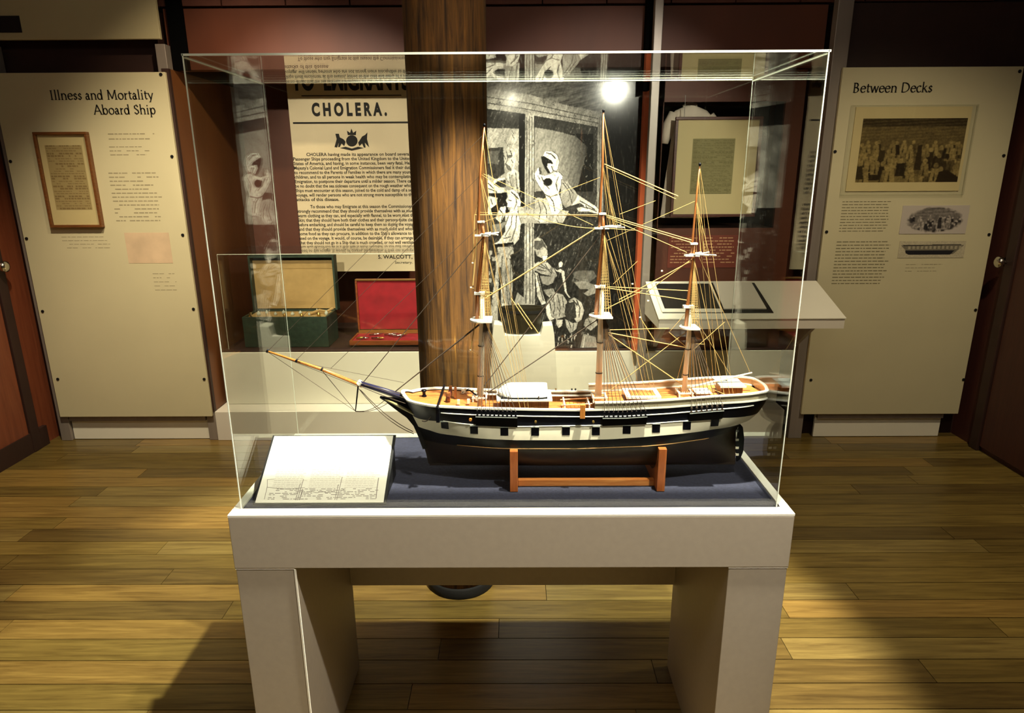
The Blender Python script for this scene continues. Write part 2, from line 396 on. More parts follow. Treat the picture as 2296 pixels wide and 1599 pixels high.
# header beam and brick courses over the bays
S('trim_1', M_['brown'], -1.86, 1.66, 3.87, 3.95, 2.125, 2.425)
S('trim_2', M_['dark'], 1.74, 2.72, 3.84, 3.86, 2.08, 2.425)
hd = S('wall_upper', M_['mortar'], -2.87, 2.72, 3.90, 4.0, 2.425, Z_TOP)
bw, bh = .331, .205
bx0 = at(1218, 12, Y=3.87).x
brick_me = None
for r in range(4):
    z0 = 2.437+r*(bh+.012)
    for k in range(-12, 9):
        xa = bx0+(k+(.5 if r % 2 else 0))*(bw+.008)
        if xa < -2.86 or xa+bw > 2.72: continue
        if brick_me is None:
            o = MB().box(0, bw, 0, .04, 0, bh).build('brick', M_['brick'], None, loc=(0, 0, 0), bevel=.004); brick_me = o.data; o.parent = hd
        else:
            o = bpy.data.objects.new('brick', brick_me); C.objects.link(o); o.parent = hd
        o.location = Vector((xa, 3.865+random.uniform(-.002, .002), z0))-ORG[hd.name]
# side of the left bay, catching the lamp
S('trim_3', M_['orange_wood'], -1.865, -1.83, 3.80, 4.70, .189, 2.12)
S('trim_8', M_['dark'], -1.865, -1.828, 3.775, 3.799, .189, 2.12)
S('gap_shade_mid', M_['void'], at(1449, 60, Y=3.80).x, at(1463, 60, Y=3.80).x, 3.80, 3.86, 2.0, Z_TOP)  # dark strip added where the gap above the rust post lies in shade
S('gap_shade_left', M_['void'], -1.83, -1.75, 3.84, 3.868, 2.12, Z_TOP)  # shade of the left gap, put in as a dark strip
S('trim_6', M_['rust'], at(1421, 740, Y=3.86).x, at(1440, 740, Y=3.86).x, 3.86, 3.92, .54, 2.12)
# doors on the side walls
def door(name, side, y0, y1):
    X = -2.87 if side < 0 else 2.72; s = -side
    d = thing(name, None, None, (X, (y0+y1)/2, 0)); d['kind'] = 'structure'
    m = M_['door'] if side < 0 else M_['doorR']
    MB().box(*sorted((X, X+s*.018)), y0, y1, .03, 2.1).build('door_leaf', m, d, bevel=.003)
    for a, b in ((y0-.07, y0-.004), (y1+.004, y1+.07)):
        MB().box(*sorted((X, X+s*.03)), a, b, 0, 2.17).build('door_jamb', M_['dark'], d, bevel=.004)
    MB().box(*sorted((X, X+s*.03)), y0-.07, y1+.07, 2.105, 2.17).build('door_head', M_['dark'], d, bevel=.004)
    return d
dl = door('door_1', -1, 2.72, 3.60); dr = door('door_2', 1, 2.72, 3.58)
def handle(parent, side, px, py):
    X = (-2.87+.018) if side < 0 else (2.72-.018); s = -side
    p = at(px, py, X=X+s*.05)
    mb = MB().tube([(X, p.y, p.z), (X+s*.008, p.y, p.z)], .03, 16)
    mb.tube([(X, p.y, p.z), (X+s*.045, p.y, p.z)], .010, 10)
    mb.tube([(X+s*.03, p.y, p.z), (X+s*.045, p.y, p.z), (X+s*.06, p.y, p.z), (X+s*.068, p.y, p.z)], [.018, .032, .03, .015], 14)
    mb.build('door_handle', M_['chrome'], parent, smooth=True)
handle(dl, -1, 10, 598); handle(dr, 1, 2240, 588)

# ------------------------------------------------------------------ plinth of the back display
pl = thing('display_plinth', 'long white stepped display plinth running along the back wall behind the ship case', 'plinth', (0, 3.775, 0))
Bx('lower_step', M_['white2'], -1.83, 1.63, 3.775, 4.69, 0, .187, parent=pl, bevel=.003)
Bx('upper_step', M_['white'], -1.80, 1.63, 3.91, 4.69, .188, .524, parent=pl, bevel=.003)
Bx('top_cover', M_['dark'], -1.80, 1.63, 3.915, 4.69, .525, .531, parent=pl)
# posts
def post(x0, x1, y0, y1, z0, z1, label):
    o = Bx('metal_post', M_['grey_post'], x0, x1, y0, y1, z0, z1, bevel=.003)
    return tag(o, label, 'post', 'grey metal posts holding the text panels')
p_c = post(at(1464, 60, Y=3.76).x, at(1483, 60, Y=3.76).x, 3.725, 3.77, 0, Z_TOP-.001, 'grey post in front of the plinth between the engraving and the nightshirt')
p_l = post(-1.885, -1.832, 3.78, 3.84, 0, 2.24, 'grey post at the right edge of the illness panel')
p_ll = post(-2.80, -2.735, 3.78, 3.84, 0, 2.24, 'grey post at the left edge of the illness panel, its foot by the door')
p_r = post(at(1876, 60, Y=3.77).x, at(1911, 60, Y=3.77).x, 3.777, 3.835, 0, Z_TOP-.001, 'tall grey post at the left edge of the between decks panel')
# ------------------------------------------------------------------ text panels
def panel(x0, x1, z0, z1, label, bx0_, bx1_, screws):
    t = thing('text_panel', label, 'panel', ((x0+x1)/2, 3.765, z0))
    Bx('board', M_['cream'], x0, x1, 3.755, 3.775, z0, z1, parent=t, bevel=.002)
    Bx('backing_strip', M_['grey_post'], bx0_+.004, bx1_-.004, 3.776, 3.80, z0-.035, z0+.03, parent=t)
    Bx('foot_board', M_['white'], bx0_, bx1_, 3.80, 3.815, .004, z0-.012, parent=t)
    for u, v in screws:
        p = at(u, v, Y=3.755)
        if x0+.004 < p.x < x1-.004 and p.z < z1-.004:
            MB().tube([(p.x, 3.7545, p.z), (p.x, 3.751, p.z)], .0085, 10).build('screw', M_['black'], t)
    return t
tl = panel(-2.763, -1.839, .165, 2.10, 'cream panel headed Illness and Mortality Aboard Ship, left wall', -2.73, -1.888,
           [(361, 167), (386, 351), (410, 527), (434, 693), (458, 850), (24, 362), (60, 535), (96, 698), (130, 850)])
tr = panel(1.724, 2.668, .165, 2.102, 'cream panel headed Between Decks with three pictures, right wall', 1.832, 2.60,
           [(1891, 152), (1872, 340), (1853, 520), (1836, 700), (1818, 852), (2286, 160), (2250, 349), (2217, 526), (2187, 695), (2160, 851)])
def heading(parent, t, u0, u1, v, Y=3.754, **k):
    a, b = at(u0, v, Y=Y), at(u1, v, Y=Y); em = (b.x-a.x)/text_w(t)
    mb = MB(); write(mb, t, (a.x, Y, (a.z+b.z)/2), (em, 0, 0), (0, 0, em*.98), **k); mb.build('heading', M_['ink'], parent)
heading(tl, 'Illness and Mortality', 113, 345, 223); heading(tl, 'Aboard Ship', 211, 351, 256)
heading(tr, 'Between Decks', 1911, 2090, 207)
def block(parent, u0, v0, u1, v1, n, m='ink3', seed=1, Y=3.7545, **k):
    a, b = at(u0, v0, Y=Y), at(u1, v1, Y=Y); c = at(u0, v1, Y=Y)
    mb = MB(); lines(mb, (a.x+c.x)/2, b.x, a.z, b.z, n, Y, seed=seed, **k)
    o = mb.build('small_print', M_[m], parent); o['kind'] = 'stuff'; return o
block(tl, 243, 296, 352, 318, 2, 'ink2', 1, hh=.2); block(tl, 246, 326, 352, 352, 3, 'ink2', 2, hh=.2)
block(tl, 252, 385, 372, 500, 13, 'ink2', 3, hh=.26)
block(tl, 140, 528, 260, 560, 4, 'ink2', 6, hh=.12); block(tl, 345, 610, 400, 655, 5, 'ink2', 8, hh=.12)
a, b = at(278, 522, Y=3.7545), at(388, 590, Y=3.7545)
Bx('tinted_patch', M_['blush'], a.x, b.x, 3.7540, 3.7546, b.z, a.z, parent=tl)
block(tr, 1885, 450, 1990, 522, 11, 'ink4', 4, hh=.24, dens=1, ragged=.1); block(tr, 1870, 540, 1985, 640, 14, 'ink4', 5, hh=.26, dens=1, ragged=.12)
block(tr, 2030, 590, 2120, 612, 3, 'ink2', 9, hh=.15)
# sign over the left panel
sg = thing('overhead_sign', 'cream sign board above the illness panel with a dark rectangle, cut off at the frame', 'sign', (-2.3, 3.765, 2.24))
Bx('board', M_['sign'], -2.86, at(357, 70, Y=3.755).x, 3.755, 3.778, at(200, 88, Y=3.755).z, 2.9, parent=sg, bevel=.002)
a, b = at(-40, 36, Y=3.754), at(50, 73, Y=3.754)
Bx('dark_rectangle', M_['black'], a.x, b.x, 3.7515, 3.7545, b.z, a.z, parent=sg)

# ------------------------------------------------------------------ pictures on the panels
def framed(name, label, cat, corners, Y, depth, fw, fm, matm, inner):
    (u0, v0), (u1, v1) = corners; a, b = at(u0, v0, Y=Y-depth), at(u1, v1, Y=Y-depth)
    x0, x1, z0, z1 = a.x, b.x, b.z, a.z
    t = thing(name, label, cat, ((x0+x1)/2, Y, z0))
    for q in ((x0, x1, z1-fw, z1), (x0, x1, z0, z0+fw), (x0, x0+fw, z0+fw, z1-fw), (x1-fw, x1, z0+fw, z1-fw)):
        Bx('frame_side', M_[fm], q[0], q[1], Y-depth, Y, q[2], q[3], parent=t, bevel=.002)
    Bx('mat_board', M_[matm], x0+fw, x1-fw, Y-depth*.45, Y-.0005, z0+fw, z1-fw, parent=t)
    return t, (x0, x1, z0, z1)
def page_img(w_, h_, base, ink, seed, rows):
    r = np.random.RandomState(seed); im = np.ones((h_, w_, 3))*np.array(base)
    for k in range(rows):
        y0 = int((k+.3)*h_/rows); y1 = max(y0+1, int((k+.75)*h_/rows)); x = 2
        while x < w_-3:
            l = r.randint(2, 7)
            if r.rand() < .8: im[y0:y1, x:min(x+l, w_-2)] = np.array(ink)
            x += l+1
    return im
pm = print_mat('print_paper', .7)
t, (x0, x1, z0, z1) = framed('framed_letter', 'framed old document in a brown wooden frame on the illness panel', 'picture', ((71, 296), (229, 510)), Y_P-.001, .028, .014, 'frame_wood', 'mat_board', None)
a, b = at(118, 326, Y=3.74), at(195, 470, Y=3.74); xm = (x0+x1)/2; hw = .100
raster('document', pm, t, page_img(56, 84, col(176, 156, 108), col(140, 118, 78), 3, 26), xm-hw, xm+hw, b.z, a.z, 3.7405)
Bx('glazing', M_['glass_thin'], x0+.014, x1-.014, 3.7335, 3.7350, z0+.014, z1-.014, parent=t)
# between decks print under a clear cover
a, b = at(1921, 240, Y=3.745), at(2150, 428, Y=3.745)
t = thing('covered_print', 'brown print of crowded emigrants in a yellow mat below the Between Decks heading', 'picture', ((a.x+b.x)/2, 3.755, b.z))
Bx('mat_board', M_['mat_board'], a.x, b.x, 3.7495, 3.7545, b.z, a.z, parent=t)
c0, c1 = at(1912, 236, Y=3.735), at(2161, 437, Y=3.735)
Bx('clear_cover', M_['glass_thin'], c0.x, c1.x, 3.735, 3.7385, c1.z, c0.z, parent=t)
for q in ((c0.x, c1.x, c0.z-.003, c0.z), (c0.x, c1.x, c1.z, c1.z+.003), (c0.x, c0.x+.003, c1.z, c0.z), (c1.x-.003, c1.x, c1.z, c0.z)):
    Bx('cover_side', M_['glass_thin'], q[0], q[1], 3.739, 3.7545, q[2], q[3], parent=t)
def crowd(w_, h_, seed, dark, light, vign=False):
    U, V = np.meshgrid(np.arange(w_), np.arange(h_)); U = U.astype(float); V = V.astype(float)
    r = np.random.RandomState(seed); g = np.full((h_, w_), .30)
    g -= .22*(V < h_*.12)
    g += .10*(np.sin(V*.9+U*.05) > .2)*(V < h_*.33)
    fl_ = V > h_*.86; g[fl_] = .45
    for k in range(90):                                  # small standing and sitting figures
        cx = r.uniform(0, w_); cy = r.uniform(h_*.38, h_*.86); s = h_*(.03+.07*cy/h_)
        v = r.choice([.03, .08, .2, .45, .6, .75])
        fill(U, V, g, [(cx-s*.9, cy+s*2.6), (cx-s*.6, cy), (cx+s*.6, cy), (cx+s, cy+s*2.6)], v)
        fill(U, V, g, [(cx+s*.45*math.cos(q), cy-s*.5+s*.55*math.sin(q)) for q in np.linspace(0, 6.28, 9)], r.choice([.5, .7, .9]))
        fill(U, V, g, [(cx-s*.3, cy+s*2.4), (cx-s*.1, cy+s*.4), (cx+s*.1, cy+s*2.4)], .08)
    fill(U, V, g, [(w_*.78, h_), (w_*.80, h_*.83), (w_*.88, h_*.80), (w_, h_*.92), (w_, h_)], .03)
    fill(U, V, g, [(w_*.56, h_*.42), (w_*.60, h_*.40), (w_*.62, h_*.8), (w_*.55, h_*.8)], .06)
    g = g*(.35+.8*noise2(U, V, 2.2, 2.2, seed+5)+.5*noise2(U+.5*V, V, 9, 5, seed+7)); g[1:-1, 1:-1] = (g[1:-1, 1:-1]*2+g[:-2, 1:-1]+g[2:, 1:-1]+g[1:-1, :-2]+g[1:-1, 2:])/6
    if vign:
        rr = ((U-w_/2)/(w_*.42))**2+((V-h_/2)/(h_*.44))**2+.25*(noise2(U, V, 5, 4, seed+9)-.5)
        m_ = np.clip((1.05-rr)*4, 0, 1); g = g*m_+1.0*(1-m_)
    g = np.clip(g, 0, 1)[..., None]
    return np.array(dark)*(1-g)+np.array(light)*g
a, b = at(1936, 266, Y=3.749), at(2146, 408, Y=3.749)
raster('print', pm, t, crowd(210, 142, 11, col(34, 26, 16), col(170, 148, 92)), a.x, b.x, b.z, a.z, 3.7490)
a, b = at(2025, 461, Y=3.753), at(2164, 524, Y=3.753)
t = thing('small_engraving', 'small oval black and grey engraving on the Between Decks panel', 'picture', ((a.x+b.x)/2, 3.7545, b.z))
Bx('card', M_['white2'], a.x, b.x, 3.7525, 3.7545, b.z, a.z, parent=t)
raster('print', pm, t, crowd(140, 64, 23, col(20, 18, 24), col(190, 180, 170), True), a.x, b.x, b.z, a.z, 3.7520)
a, b = at(2018, 541, Y=3.753), at(2160, 578, Y=3.753)
t = thing('ship_engraving', 'long narrow engraving of a ship hull, lowest picture on the right panel', 'picture', ((a.x+b.x)/2, 3.7545, b.z))
Bx('card', M_['cream'], a.x, b.x, 3.7530, 3.7545, b.z, a.z, parent=t)
U, V = np.meshgrid(np.arange(142.), np.arange(40.)); g = np.full(U.shape, .95)
fill(U, V, g, [(4, 10), (138, 9), (130, 18), (118, 30), (24, 31), (14, 20)], .35)
fill(U, V, g, [(14, 22), (120, 21), (112, 31), (24, 32), (16, 28)], .02); fill(U, V, g, [(8, 9), (132, 7), (132, 9), (10, 12)], .1)
for x in range(20, 130, 9): fill(U, V, g, [(x, 12), (x+5, 12), (x+5, 19), (x, 19)], .7)
g = (g*(.8+.3*noise2(U, V, 2, 2, 4))).clip(0, 1)[..., None]
raster('print', pm, t, np.array(col(24, 24, 34))*(1-g)+np.array(col(196, 186, 158))*g, a.x, b.x, b.z, a.z, 3.7525)

# ------------------------------------------------------------------ cholera notice
YN = 4.45
pa, pb, pc = at(652, 270, Y=YN), at(678, 609, Y=YN), at(928, 609, Y=YN)
nx0, nx1, nz0, nz1 = (pa.x+pb.x)/2, -.625, pb.z, 2.15
nt_ = thing('cholera_notice', 'tall buff paper notice to emigrants about cholera hanging in the left bay', 'poster', ((nx0+nx1)/2, YN+.005, nz0))
Bx('sheet', M_['paper'], nx0, nx1, YN, YN+.006, nz0, nz1, parent=nt_)
def ntext(name, body, u0, u1, v, h_px, bold=0., center=None):
    p0, p1 = at(u0, v, Y=YN), at(u1, v, Y=YN); ph = at(u0, v-h_px, Y=YN).z-p0.z
    o, lo, hi = font_text(name, body, M_['ink'], nt_, 0, YN-.0012, p0.z, ph/.72, 1., bold*ph)
    me = o.data; n = len(me.vertices); c_ = np.empty(n*3); me.vertices.foreach_get('co', c_); c_ = c_.reshape(-1, 3)
    X = c_[:, 0]+ORG[nt_.name][0]; s = (p1.x-p0.x)/(hi-lo); c_[:, 0] = (X-lo)*s+p0.x-ORG[nt_.name][0]
    me.vertices.foreach_set('co', c_.ravel()); me.update(); return o
ntext('heading', 'TO  EMIGRANTS.', 654, 925, 201, 44, .06)
ntext('heading', 'C H O L E R A .', 700, 868, 259, 28, .07)
for v, u0, u1, th in ((215, 676, 900, .006), (276, 657, 925, .011)):
    p0, p1 = at(u0, v, Y=YN), at(u1, v, Y=YN)
    Bx('ruled_line', M_['ink'], p0.x, p1.x, YN-.0012, YN-.0002, p0.z-th/2, p0.z+th/2, parent=nt_)
T1 = ['       CHOLERA having made its appearance on board several',
 'Passenger Ships proceeding from the United Kingdom to the United',
 'States of America, and having, in some instances, been very fatal, Her',
 "Majesty's Colonial Land and Emigration Commissioners feel it their duty",
 'to recommend to the Parents of Families in which there are many young',
 'children, and to all persons in weak health who may be contemplating',
 'Emigration, to postpone their departure until a milder season. There can',
 'be no doubt that the sea sickness consequent on the rough weather which',
 'Ships must encounter at this season, joined to the cold and damp of a sea',
 'voyage, will render persons who are not strong more susceptible to the',
 'attacks of this disease.']
T2 = ['        To those who may Emigrate at this season the Commissioners',
 'strongly recommend that they should provide themselves with as much',
 'warm clothing as they can, and especially with flannel, to be worn next the',
 'Skin; that they should have both their clothes and their persons quite clean',
 'before embarking, and should be careful to keep them so during the voyage,',
 'and that they should provide themselves with as much solid and whole-',
 "some food as they can procure, in addition to the Ship's allowance to be",
 'used on the voyage. It would, of course, be desirable, if they can arrange it,',
 'that they should not go in a Ship that is much crowded, or not well ventilated.']
def para(rows, v0, step):
    n = len(rows); bodies = '\n'.join(rows)
    for i, tx in enumerate(rows):
        v = v0+i*step; u0 = 657+(v-344)*.075
        L = 264 if len(tx) > 50 else 264*len(tx)/66
        if tx.startswith('  '): u0 += 30; L = 232
        ntext('text_line', tx.strip(), u0, u0+L, v+3, 7.4, .03)
para(T1, 347, 10.1); para(T2, 464, 10.1)
ntext('text_line', 'By Order of the Board,', 705, 850, 561, 7.5, .012)
ntext('signature', 'S. WALCOTT,', 848, 925, 580, 8.5, .03); ntext('signature', 'Secretary.', 886, 925, 591, 5.5, .01)
# coat of arms: shield, crown, lion, unicorn and motto as flat print
cr = MB()
def crest(poly, d=.0013):
    P = [at(u, v, Y=YN) for u, v in poly]; cr.add([(p.x, YN-d, p.z) for p in P], [tuple(range(len(P)))])
crest(_arc(789, 316, 13, 13, 0, 360)[:-1]); crest([(780, 303), (778, 293), (785, 298), (788, 288), (792, 298), (799, 293), (798, 303)])
crest([(750, 330), (755, 312), (752, 300), (760, 300), (762, 308), (770, 312), (775, 318), (772, 328), (766, 322), (762, 330), (758, 330), (760, 320), (756, 331)])
crest([(828, 331), (823, 312), (824, 297), (818, 303), (812, 306), (807, 314), (803, 320), (806, 328), (812, 322), (816, 331), (820, 331), (818, 320)])
crest([(762, 332), (775, 329), (789, 333), (803, 329), (816, 332), (803, 335), (789, 338), (775, 335)])
cr.build('coat_of_arms', M_['ink'], nt_)

# ------------------------------------------------------------------ engraving mural
YM = 3.95
mx0, mx1 = at(1030, 500, Y=YM).x, at(1425, 740, Y=YM).x
mu = thing('engraving_mural', 'large black and white engraving of emigrants below decks, behind the ship masts', 'mural', ((mx0+mx1)/2, YM+.02, .535))
Bx('board', M_['black'], mx0, mx1, YM+.001, YM+.02, .535, 2.12, parent=mu)
W_, H_ = 400, 520
X, Zz = np.meshgrid(np.linspace(mx0, mx1, W_), np.linspace(2.12, .535, H_)); U, V = to_px(X, YM, Zz)
g = .035+.06*noise2(U, V, 3, 12, 1)*(U > 1345)+.02*noise2(U, V, 3, 3, 2)
P = lambda poly, v, s=1.: fill(U, V, g, poly, v, s)
h1 = noise2(U+.35*V, V, 2.2, 9, 3); hl = noise2(U, V+.25*U, 14, 2.2, 4); h2 = noise2(U, V, 2.5, 2.5, 6)
P([(980, 90), (1440, 90), (1440, 300), (1353, 290), (980, 225)], .13)
top = V < 262; g[top] += (.22*(hl-.4))[top]
g += (.10*np.exp(-((U-1110)/140)**2))*(V < 235)
P([(980, 170), (1078, 195), (1191, 212), (1277, 237), (1345, 250), (1342, 285), (1197, 259), (1078, 242), (980, 225)], .48)
P([(980, 225), (1078, 242), (1175, 255), (1176, 300), (980, 285)], .05)
P([(980, 280), (1083, 286), (1163, 288), (1163, 470), (980, 470)], .42)
P([(1163, 256), (1177, 256), (1177, 462), (1165, 462)], .015)
P([(1198, 260), (1342, 286), (1342, 470), (1198, 470)], .055)
P([(1198, 285), (1240, 292), (1290, 305), (1318, 330), (1295, 420), (1198, 430)], .26)
gg = (U > 1255) & (U < 1330) & (V > 300) & (V < 430); g[gg] *= np.clip((1335-U[gg])/90, .15, 1)
P([(1177, 250), (1197, 258), (1197, 480), (1200, 686), (1174, 686), (1176, 480)], .50)
P([(1340, 252), (1353, 254), (1352, 480), (1338, 480)], .30)
P([(1088, 333), (1128, 330), (1131, 388), (1112, 402), (1086, 385)], .05); P([(1090, 340), (1118, 338), (1116, 368), (1090, 366)], .10)
P([(1128, 338), (1140, 329), (1152, 334), (1158, 352), (1155, 372), (1147, 386), (1134, 380), (1130, 362)], .52)
P([(1136, 350), (1146, 347), (1147, 352), (1138, 355)], .1); P([(1132, 366), (1142, 372), (1148, 384), (1138, 380)], .12)
P([(1136, 388), (1152, 378), (1163, 385), (1166, 432), (1150, 428), (1138, 412)], .62)
P([(1145, 392), (1150, 392), (1152, 420), (1147, 416)], .25)
P([(1083, 398), (1098, 404), (1108, 414), (1128, 420), (1136, 430), (1110, 436), (1083, 434)], .66)
P([(1100, 410), (1112, 400), (1132, 397), (1133, 402), (1116, 406), (1106, 414)], .75); P([(1108, 413), (1120, 405), (1133, 404), (1134, 420), (1118, 419)], .04)
P([(1083, 434), (1136, 432), (1140, 478), (1083, 480)], .025)
P([(1083, 437), (1103, 440), (1116, 443), (1113, 458), (1100, 468), (1104, 480), (1086, 480)], .78)
P([(1135, 426), (1150, 424), (1162, 434), (1168, 452), (1165, 470), (1152, 480), (1142, 476), (1144, 466), (1136, 464), (1138, 456), (1133, 450), (1138, 442)], .88)
P([(1160, 462), (1180, 465), (1200, 468), (1276, 472), (1262, 500), (1165, 502)], .44)
P([(1216, 352), (1222, 338), (1238, 338), (1250, 348), (1254, 362), (1250, 380), (1243, 384), (1236, 368), (1220, 352)], .92)
P([(1213, 350), (1222, 353), (1236, 366), (1242, 382), (1234, 388), (1226, 384), (1218, 372)], .85)
P([(1213, 352), (1219, 350), (1236, 360), (1240, 367), (1228, 366), (1226, 374), (1234, 388), (1228, 388), (1216, 366)], .02)
P([(1198, 390), (1206, 374), (1212, 376), (1214, 392), (1222, 393), (1234, 390), (1244, 382), (1252, 384), (1262, 394), (1258, 414), (1252, 434), (1240, 440), (1222, 436), (1210, 420), (1200, 402)], .90)
P(_arc(1228, 408, 10, 9, 0, 360)[:-1], .015); P([(1208, 376), (1211, 376), (1213, 390), (1210, 392)], .05)
P([(1222, 436), (1252, 430), (1259, 452), (1262, 468), (1250, 480), (1232, 482)], .95)
P([(1197, 448), (1206, 442), (1226, 446), (1236, 480), (1228, 496), (1214, 500), (1198, 492)], .62)
P([(1258, 402), (1272, 406), (1288, 426), (1298, 440), (1290, 456), (1268, 466), (1262, 460), (1256, 440), (1258, 420)], .34)
P([(1296, 436), (1336, 462), (1350, 476), (1340, 480), (1318, 474), (1296, 474), (1292, 466), (1310, 462), (1300, 455), (1280, 462), (1290, 446)], .70)
P([(1110, 490), (1122, 464), (1134, 462), (1133, 480), (1122, 500)], .8); P([(1132, 478), (1160, 474), (1168, 500), (1164, 536), (1152, 550), (1122, 552), (1104, 548), (1118, 540), (1132, 520)], .82)
P([(1104, 504), (1124, 500), (1138, 494), (1120, 522), (1106, 524)], .22); P([(1106, 548), (1150, 543), (1152, 548), (1112, 556)], .02)
P([(1114, 554), (1150, 552), (1152, 568), (1140, 574), (1118, 572)], .45)
P([(1110, 574), (1124, 566), (1144, 572), (1149, 612), (1149, 652), (1146, 684), (1120, 688), (1108, 678), (1112, 630)], .55)
P([(1100, 690), (1112, 600), (1116, 600), (1117, 790), (1108, 790)], .60); P([(1118, 600), (1123, 600), (1125, 720), (1118, 730)], .04)
P([(1122, 640), (1132, 630), (1136, 690), (1124, 700)], .8)
for q in ((1090, 562), (1096, 576), (1100, 566), (1094, 612), (1098, 628), (1106, 580)): P([(q[0]-4, q[1]-5), (q[0]+4, q[1]-4), (q[0]+4, q[1]+5), (q[0]-3, q[1]+6)], .5)
P([(1150, 686), (1160, 655), (1176, 668), (1198, 680), (1200, 692)], .55)
P([(1198, 536), (1206, 531), (1216, 536), (1226, 552), (1228, 570), (1226, 584), (1216, 580), (1204, 574), (1198, 560)], .50)
P([(1198, 540), (1214, 540), (1224, 556), (1218, 552), (1206, 560), (1198, 556)], .12); P([(1214, 572), (1228, 572), (1224, 588), (1218, 586)], .9)
P([(1198, 592), (1208, 586), (1228, 588), (1242, 602), (1250, 618), (1246, 622), (1232, 618), (1212, 614), (1198, 606)], .50)
P([(1199, 610), (1206, 612), (1214, 648), (1224, 680), (1214, 684), (1204, 664)], .72); P([(1210, 618), (1232, 620), (1246, 618), (1240, 634), (1228, 640), (1216, 636)], .3)
P([(1218, 650), (1240, 646), (1246, 660), (1226, 664)], .35); P([(1224, 660), (1236, 658), (1232, 668)], .7)
P([(1252, 590), (1258, 585), (1263, 590), (1260, 598), (1253, 600)], .92); P([(1242, 600), (1250, 606), (1256, 602), (1266, 608), (1266, 618), (1258, 612), (1246, 608)], .75)
P([(1258, 612), (1266, 616), (1271, 655), (1280, 668), (1275, 668), (1266, 655)], .75)
P([(1226, 676), (1244, 655), (1262, 660), (1272, 676), (1266, 694), (1268, 710), (1246, 716), (1234, 706), (1228, 690)], .44)
P([(1223, 686), (1232, 680), (1236, 708), (1244, 714), (1232, 720), (1225, 706)], .85); P([(1246, 716), (1262, 716), (1260, 730), (1252, 736), (1246, 726)], .7)
P([(1274, 674), (1288, 666), (1304, 678), (1310, 696), (1304, 716), (1294, 724), (1284, 712)], .66); P([(1268, 682), (1288, 676), (1292, 712), (1276, 720), (1266, 704)], .06)
P([(1266, 714), (1284, 724), (1296, 722), (1292, 738), (1278, 748), (1270, 734)], .45); P([(1312, 716), (1334, 706), (1340, 728), (1324, 742), (1308, 730)], .5)
for k in range(26):
    u = RNG.uniform(1250, 1335); v = RNG.uniform(745, 788); P([(u, v), (u+2.5, v+1), (u+1, v+RNG.uniform(6, 14)), (u-1.5, v+8)], .55)
P([(1298, 788), (1308, 748), (1336, 756), (1340, 788)], .30); P([(1303, 788), (1310, 752), (1313, 752), (1308, 788)], .8)
P([(1284, 612), (1296, 607), (1330, 606), (1338, 620), (1318, 636), (1290, 640), (1298, 628), (1288, 624)], .13); P([(1286, 632), (1312, 630), (1336, 640), (1334, 650), (1300, 648)], .24)
P([(1308, 658), (1334, 640), (1340, 656), (1318, 664)], .3)
def stroke(pts, wd, v):
    for (xa, ya), (xb, yb) in zip(pts, pts[1:]):
        dx, dy = xb-xa, yb-ya; l = math.hypot(dx, dy) or 1; nx, ny = -dy/l*wd/2, dx/l*wd/2
        fill(U, V, g, [(xa+nx, ya+ny), (xa-nx, ya-ny), (xb-nx, yb-ny), (xb+nx, yb+ny)], v)
for pts in ([(1252, 396), (1246, 412), (1250, 428)], [(1236, 372), (1240, 382), (1250, 386)], [(1214, 396), (1220, 410), (1232, 424)], [(1230, 438), (1240, 452), (1244, 474)], [(1222, 436), (1232, 441), (1250, 436)],
            [(1206, 448), (1212, 470), (1208, 492)], [(1216, 452), (1224, 468), (1226, 488)], [(1224, 342), (1236, 345), (1246, 356)], [(1262, 410), (1276, 430), (1282, 456)], [(1270, 412), (1284, 432)], [(1300, 450), (1318, 460), (1334, 470)],
            [(1306, 464), (1322, 467), (1338, 474)], [(1136, 340), (1138, 356), (1134, 366)], [(1144, 338), (1148, 350)], [(1142, 390), (1144, 410), (1150, 424)], [(1156, 386), (1158, 410), (1160, 428)], [(1146, 430), (1156, 440), (1158, 456), (1152, 470)],
            [(1140, 448), (1146, 450)], [(1152, 434), (1162, 446)], [(1120, 470), (1128, 480), (1124, 494)], [(1140, 484), (1134, 502), (1122, 520)], [(1148, 480), (1146, 504), (1132, 530)], [(1158, 480), (1156, 510), (1146, 540)], [(1128, 535), (1146, 530)],
            [(1126, 574), (1124, 620), (1130, 680)], [(1136, 578), (1134, 630), (1140, 684)], [(1144, 580), (1145, 640), (1142, 676)], [(1090, 446), (1094, 462), (1090, 474)], [(1100, 446), (1104, 458)], [(1086, 408), (1096, 412), (1106, 422)], [(1088, 420), (1110, 428)],
            [(1204, 594), (1216, 600), (1236, 606)], [(1210, 590), (1224, 600), (1238, 614)], [(1204, 604), (1224, 608)], [(1222, 592), (1230, 606)], [(1234, 600), (1238, 612)], [(1204, 616), (1212, 650), (1218, 674)], [(1204, 546), (1212, 550), (1210, 560)], [(1212, 536), (1220, 548)],
            [(1240, 664), (1244, 690), (1240, 706)], [(1250, 662), (1256, 688), (1254, 710)], [(1260, 664), (1264, 690)], [(1232, 676), (1236, 696)], [(1292, 672), (1300, 690), (1298, 712)], [(1284, 672), (1294, 684)], [(1274, 718), (1280, 736)], [(1286, 726), (1284, 742)], [(1318, 714), (1326, 730)],
            [(1180, 262), (1181, 470)], [(1187, 260), (1186, 470)], [(1192, 262), (1193, 470)], [(1180, 500), (1179, 680)], [(1187, 500), (1188, 682)], [(1194, 500), (1194, 682)], [(1344, 262), (1343, 470)], [(1349, 262), (1348, 470)],
            [(1078, 215), (1190, 232), (1342, 266)], [(1078, 228), (1190, 246), (1342, 276)]):
    stroke(pts, 1.2, .13)
